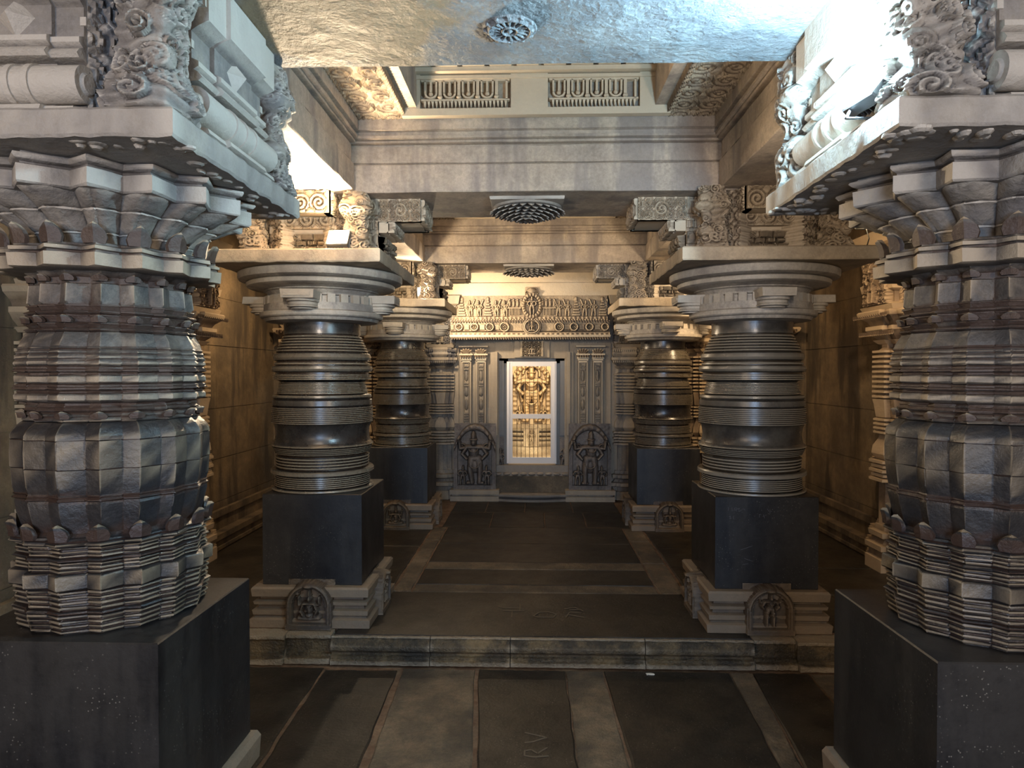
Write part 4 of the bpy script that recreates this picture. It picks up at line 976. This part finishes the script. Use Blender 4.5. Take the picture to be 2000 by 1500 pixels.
# stele pedestals and steles
for sg, cx, lab in ((-1, -.725, 'arched stone slab carved with a guardian figure left of the gate'), (1, .695, 'arched stone slab carved with a guardian figure right of the gate')):
    e = empty('guardian_slab', (cx, YD - .16, FU), lab, 'stele', 'guardian slabs beside the gate')
    mb = MB(); mb.stack([(-.30, -.10), (.30, -.10), (.30, .10), (-.30, .10)], [(0, 0), (.06, 0), (.065, -.02), (.08, -.02), (.085, .005), (.135, .005), (.14, 0)]); mb.build('pedestal', 'doorwall', e)
    def fn(U, V):
        v = V - .14; w_ = .255
        top = .80 - .26 * (np.abs(U) / w_) ** 2.4; body = v < top; shoulder = (v < .56) & (U * (-sg) > 0)
        o = np.where(body, .05, np.where(shoulder, .03, -.05))
        rm = .018 * np.sqrt(np.clip(1 - ((np.abs(v - (top - .035))) / .03) ** 2, 0, 1)) * (1 + .3 * np.cos(np.arctan2(v - .45, U) * 26)) * body * (v > .3)
        inn = (v < top - .07) & (np.abs(U) < .215) & (v > .05)
        o = o + np.where(inn, -.02, 0) + rm
        f = figure(U, v, 0, .07, .66, .075, False, .02 * sg, 4, False)
        f = np.maximum(f, figure(U, v, -.15, .06, .24, .045, False, .03, 2, False)); f = np.maximum(f, figure(U, v, .15, .06, .24, .045, False, -.03, 2, False))
        f = np.maximum(f, scroll(U, v, -.15, .52, .05, .04, 1)); f = np.maximum(f, scroll(U, v, .15, .52, .05, .04, -1)); f = np.maximum(f, dome(U, v, 0, .30, .06, .10, .07))
        return o + np.where(body & (v > .05), f, 0) + .003 * hnoise(U, V, 22, 5)
    mb = MB(); relief(mb, -.26, .14, .26, .95, 0, fn, .0055, .08); mb.build('carved_slab', 'stele', e, ang=50)
# gate
g = empty('metal_gate', (CX - .003, YD + .0, .608), 'white painted metal gate with vertical bars closing the shrine doorway', 'gate')
W2, HG = .312, 1.283
w8 = .072
mb = MB()
mb.box(-W2, -.02, 0, -W2 + w8, .03, HG); mb.box(W2 - w8, -.02, 0, W2, .03, HG); mb.box(-W2 + w8, -.018, HG - .06, W2 - w8, .03, HG - .001); mb.box(-W2 + w8, -.018, .001, W2 - w8, .03, .075)
mb.box(-W2 + .018, -.030, .01, -W2 + .034, -.02, HG - .01); mb.box(W2 - .034, -.030, .01, W2 - .018, -.02, HG - .01); gf = mb.build('frame', 'white', g)
mb = MB(); mb.box(-W2 + .07, -.022, .565, W2 - .07, .028, .622); mb.build('middle_rail', 'white', g)
for za, zb_ in ((.07, .567), (.62, HG - .055)):
    for k in range(8):
        x = -.237 + .474 * (k + .5 + .5) / 9
        mb = MB(); mb.cyl((x, .005, za), (x, .005, zb_), .0035, 8); mb.build('bar', 'bar', gf)
# sanctum and idol
mb = MB(); mb.box(-1.0, YD + .3, .45, 1.0, 10.7, .60); struct(mb.build('floor', 'sanctum'))
mb = MB(); mb.box(-1.05, YD + .3, .45, -.95, 10.7, 2.5); struct(mb.build('wall_left', 'sanctum'))
mb = MB(); mb.box(.95, YD + .3, .45, 1.05, 10.7, 2.5); struct(mb.build('wall_right', 'sanctum'))
mb = MB(); mb.box(-1.05, 10.6, .45, 1.05, 10.7, 2.5); struct(mb.build('wall_back', 'void'))
mb = MB(); mb.box(-1.05, YD + .3, 2.5, 1.05, 10.7, 2.6); struct(mb.build('ceiling', 'sanctum'))
light('sanctum_lamp', 'AREA', (0, YD + .42, 2.3), 11, (1, .84, .62), (0, 9.9, 1.2), size=.5, size_y=.15)
light('sanctum_lamp', 'AREA', (0, YD + .40, .72), 2.2, (1, .84, .62), (0, 9.9, 1.0), size=.5, size_y=.08)
e = empty('idol', (CX - .01, 9.95, 1.01), 'golden lit deity statue with tall arched backing seen through the gate', 'statue')
def idol(U, V):
    mx = np.maximum; w_ = .275; top = .80 - .0 * U; ar = .62; body = ((np.abs(U) < w_) & (V < ar)) | ((np.hypot(U / w_, (V - ar) / .27) < 1) & (V >= ar))
    o = np.where(body, .03, -.03); 
    o = mx(o, ring(U, V, 0, ar, .235, .225, .035, .065, 0, PI) * (1 + .3 * np.cos(np.arctan2(V - ar, U) * 24)))
    o = mx(o, np.where((np.abs(np.abs(U) - .235) < .028) & (V < ar), .055 + .012 * np.cos(V * 90), 0))
    hole = (((np.abs(np.abs(U) - .135) < .022) & (V > .34) & (V < .60)) | ((np.abs(np.abs(U) - .115) < .018) & (V > .10) & (V < .27)))
    o = np.where(hole, -.06, o)
    f = figure(U, V, 0, .03, .86, .11, False, .0, 4, True); f = mx(f, figure(U, V, -.175, .0, .26, .06, False, .02, 2, False)); f = mx(f, figure(U, V, .175, .0, .26, .06, False, -.02, 2, False))
    for k in range(9): f = mx(f, np.where((np.abs(V - (.10 + k * .045)) < .006) & (np.abs(U) < .085), f + .014, 0))
    for sg in (-1, 1): f = mx(f, caps(U, V, sg * .19, .60, sg * .14, .33, .012, .024, .07))
    f = mx(f, np.where((np.abs(np.abs(U) - .20) < .004), .05, 0) * 0)
    return np.where(body & (f > 0), o.clip(0) + f, o)
mb = MB(); relief(mb, -.29, .0, .29, .90, 0, idol, .0055, .10); mb.build('figure', 'gold', e, ang=55)
mb = MB(); mb.box(-.27, -.06, -.001, .27, .10, .06); mb.build('foot_slab', 'gold', e)
e = empty('idol_pedestal', (CX - .01, 9.95, .60), 'round-fronted tiered stone pedestal under the golden statue', 'pedestal')
mb = MB(); q = [(-.42, .30), (-.42, -.12)] + [(-.42 + .84 * t, -.12 - .12 * math.sin(PI * t)) for t in [i / 12 for i in range(1, 12)]] + [(.42, -.12), (.42, .30)]
mb.stack(q, [(0, .03), (.09, .03), (.10, -.04), (.13, -.04), (.135, .0), (.17, .0), (.172, -.09), (.202, -.09), (.205, .0), (.225, .0), (.228, -.09), (.262, -.09), (.265, -.0), (.29, -.0), (.292, -.08), (.322, -.08), (.325, .0), (.35, .0), (.36, .02), (.408, .02), (.41, 0)])
mb.build('tiers', 'sanctum', e, ang=25)
mb = MB(); relief(mb, -.11, .10, .11, .37, -.23, lambda U, V: figure(U, V, 0, .11, .24, .05, False, .03, 2, True) + .02, .006, .08); mb.build('kneeling_figure', 'sanctum', e, ang=50)

# ------------------------------------------------------------------ FLOODLIGHTS
def flood(loc, aim, label, facemat, col, energy, size=.13, angle=160, kind='SPOT'):
    e = empty('floodlight', loc, label, 'floodlight', 'floodlights on the capitals'); v = (Vector(aim) - Vector(loc)).normalized()
    R_ = v.to_track_quat('-Y', 'Z').to_matrix().to_4x4()
    h = size / 2
    mb = MB(); mb.M = R_; mb.stack([(-h, -.005), (h, -.005), (h, .03), (-h, .03)], [(-h * .8, -.004), (-h * .8 + .004, 0), (h * .8 - .004, 0), (h * .8, -.004)])
    for k in range(7): mb.box(-h * .85 + k * h * .28, .03, -h * .6, -h * .80 + k * h * .28, .05, h * .6)
    hs = mb.build('housing', 'lampbody', e)
    mb = MB(); mb.M = R_; mb.box(-h * .88, -.012, -h * .68, h * .88, -.005, h * .68); mb.build('glass', facemat, hs)
    mb = MB(); mb.tube([tuple(R_ @ Vector((-h - .006, .01, 0))), tuple(Vector((-h * .9, 0, -h - .012))), tuple(Vector((h * .9, 0, -h - .012))), tuple(R_ @ Vector((h + .006, .01, 0)))], .004); mb.build('mounting_bracket', 'lampbody', e)
    p = Vector(loc) + v * .03
    light('lamp_beam', kind, p, energy, col, aim, e, size=.045, angle=angle, blend=.5)
    return e
flood((-1.175, 4.085, 2.562), (-1.25, 3.3, 3.0), 'brightest warm floodlight on the capital of the nearer left column', 'lampface_w', WARM2, 92, .135, angle=170)
flood((-1.105, 6.83, 2.556), (-.5, 5.2, 3.0), 'smaller looking warm floodlight on the capital of the far left column', 'lampface_w', WARM2, 85, .125)
flood((2.10, 4.42, 2.74), (2.1, 5.6, 2.3), 'warm floodlight seen edge-on above the right aisle behind the near right capital', 'lampface_w', WARM, 36, .13)
flood((.885, 1.845, 2.50), (.285, 1.745, 3.0), 'cool white floodlight on the near right column, glaring against its bracket', 'lampface_c', COOL, 56, .13, kind='POINT')
# unseen lights without fixtures, in the aisles and behind the capitals; some are added fill
light('unseen_capital_light', 'SPOT', (-1.36, 5.06, 2.55), 55, WARM2, (-.6, 6.9, 3.2), size=.05, angle=95)
light('unseen_capital_light', 'SPOT', (1.40, 5.06, 2.55), 24, WARM2, (.2, 6.9, 3.3), size=.05, angle=95)
light('unseen_capital_light', 'SPOT', (-1.12, 2.48, 2.49), 28, (1, .84, .68), (.5, 4.7, 2.35), size=.05, angle=150)  # added fill, brightens the middle capitals and beam front
light('unseen_capital_light', 'SPOT', (1.14, 2.46, 2.49), 32, (1, .86, .72), (-.5, 4.7, 2.35), size=.05, angle=150)  # its added counterpart from the right
light('aisle_lamp', 'SPOT', (-2.0, 6.3, 2.70), 20, WARM, (-2.9, 6.5, 1.6), size=.05, angle=165)
light('aisle_lamp', 'SPOT', (1.95, 6.4, 2.62), 20, WARM, (1.6, 8.2, 2.0), size=.05, angle=160)
light('unseen_capital_light', 'SPOT', (-1.05, 7.68, 2.54), 46, WARM2, (.3, 8.6, 2.1), size=.05, angle=160)  # added fill for the frieze and doorway wall

# ------------------------------------------------------------------ SMALL THINGS
mb = MB(); rough_edge(mb, .655, 4.0 - .06, .70, 4.0 - .035, .002, .005, 4, .004); tag(mb.build('paper_scrap', 'paper'), 'tiny white paper scrap on the dark floor just below the step', 'litter')
mb = MB()
G1 = [[(-.05, .02), (-.05, .14)], [(-.11, .14), (.03, .14)], [(-.12, .20), (.01, .20)], [(-.12, .20), (-.15, .23)], [(.0, .15), (.0, .27)], [(.09, .05), (.13, .12), (.19, .13), (.24, .09), (.22, .03), (.12, .03), (.09, .05)], [(.30, .03), (.33, .13), (.40, .11)], [(.32, .08), (.42, .03)], [(.30, .19), (.37, .22), (.42, .15)], [(.33, .17), (.40, .18)]]
strokes(mb, G1, .0045, .0008, Matrix.Translation((-.09, 4.36, FU + .0015))); tag(mb.build('floor_scratches', 'scratch', smooth=False), 'faint letters scratched into the dark slab just above the step', 'scratches', 'scratched marks in the floor')
mb = MB(); G2 = [[(.10, .04), (.03, .03), (-.01, .04), (-.01, .08), (.02, .09), (.05, .06)], [(.05, .06), (.095, .11)], [(-.01, .15), (.03, .16), (.095, .20)], [(.095, .20), (.04, .22), (-.01, .24)]]
strokes(mb, G2, .004, .0012, Matrix.Translation((-.03, 3.05, .0015))); tag(mb.build('floor_scratches', 'scratch', smooth=False), 'faint letters scratched into the lower floor slab nearest the viewer', 'scratches', 'scratched marks in the floor')
def cable(pts, label):
    mb = MB(); mb.tube(pts, .0035, 6); tag(mb.build('cable', 'cable'), label, 'cable', 'thin cables')
cable([(.90, 1.88, 2.43), (.885, 1.95, 2.415), (.88, 2.2, 2.4145), (.90, 2.45, 2.4145)], 'thin cable lying on the slab beside the cool white floodlight')
cable([(-1.12, 4.09, 2.49), (-1.04, 4.02, 2.4845), (-.96, 4.10, 2.4845), (-.93, 4.30, 2.4845)], 'thin cable on the slab beside the brightest warm floodlight')
cable([(2.10, 4.40, 2.67), (2.0, 4.15, 2.55), (1.93, 4.03, 2.486), (1.70, 4.02, 2.4845)], 'thin cable near the edge-on floodlight of the right aisle')
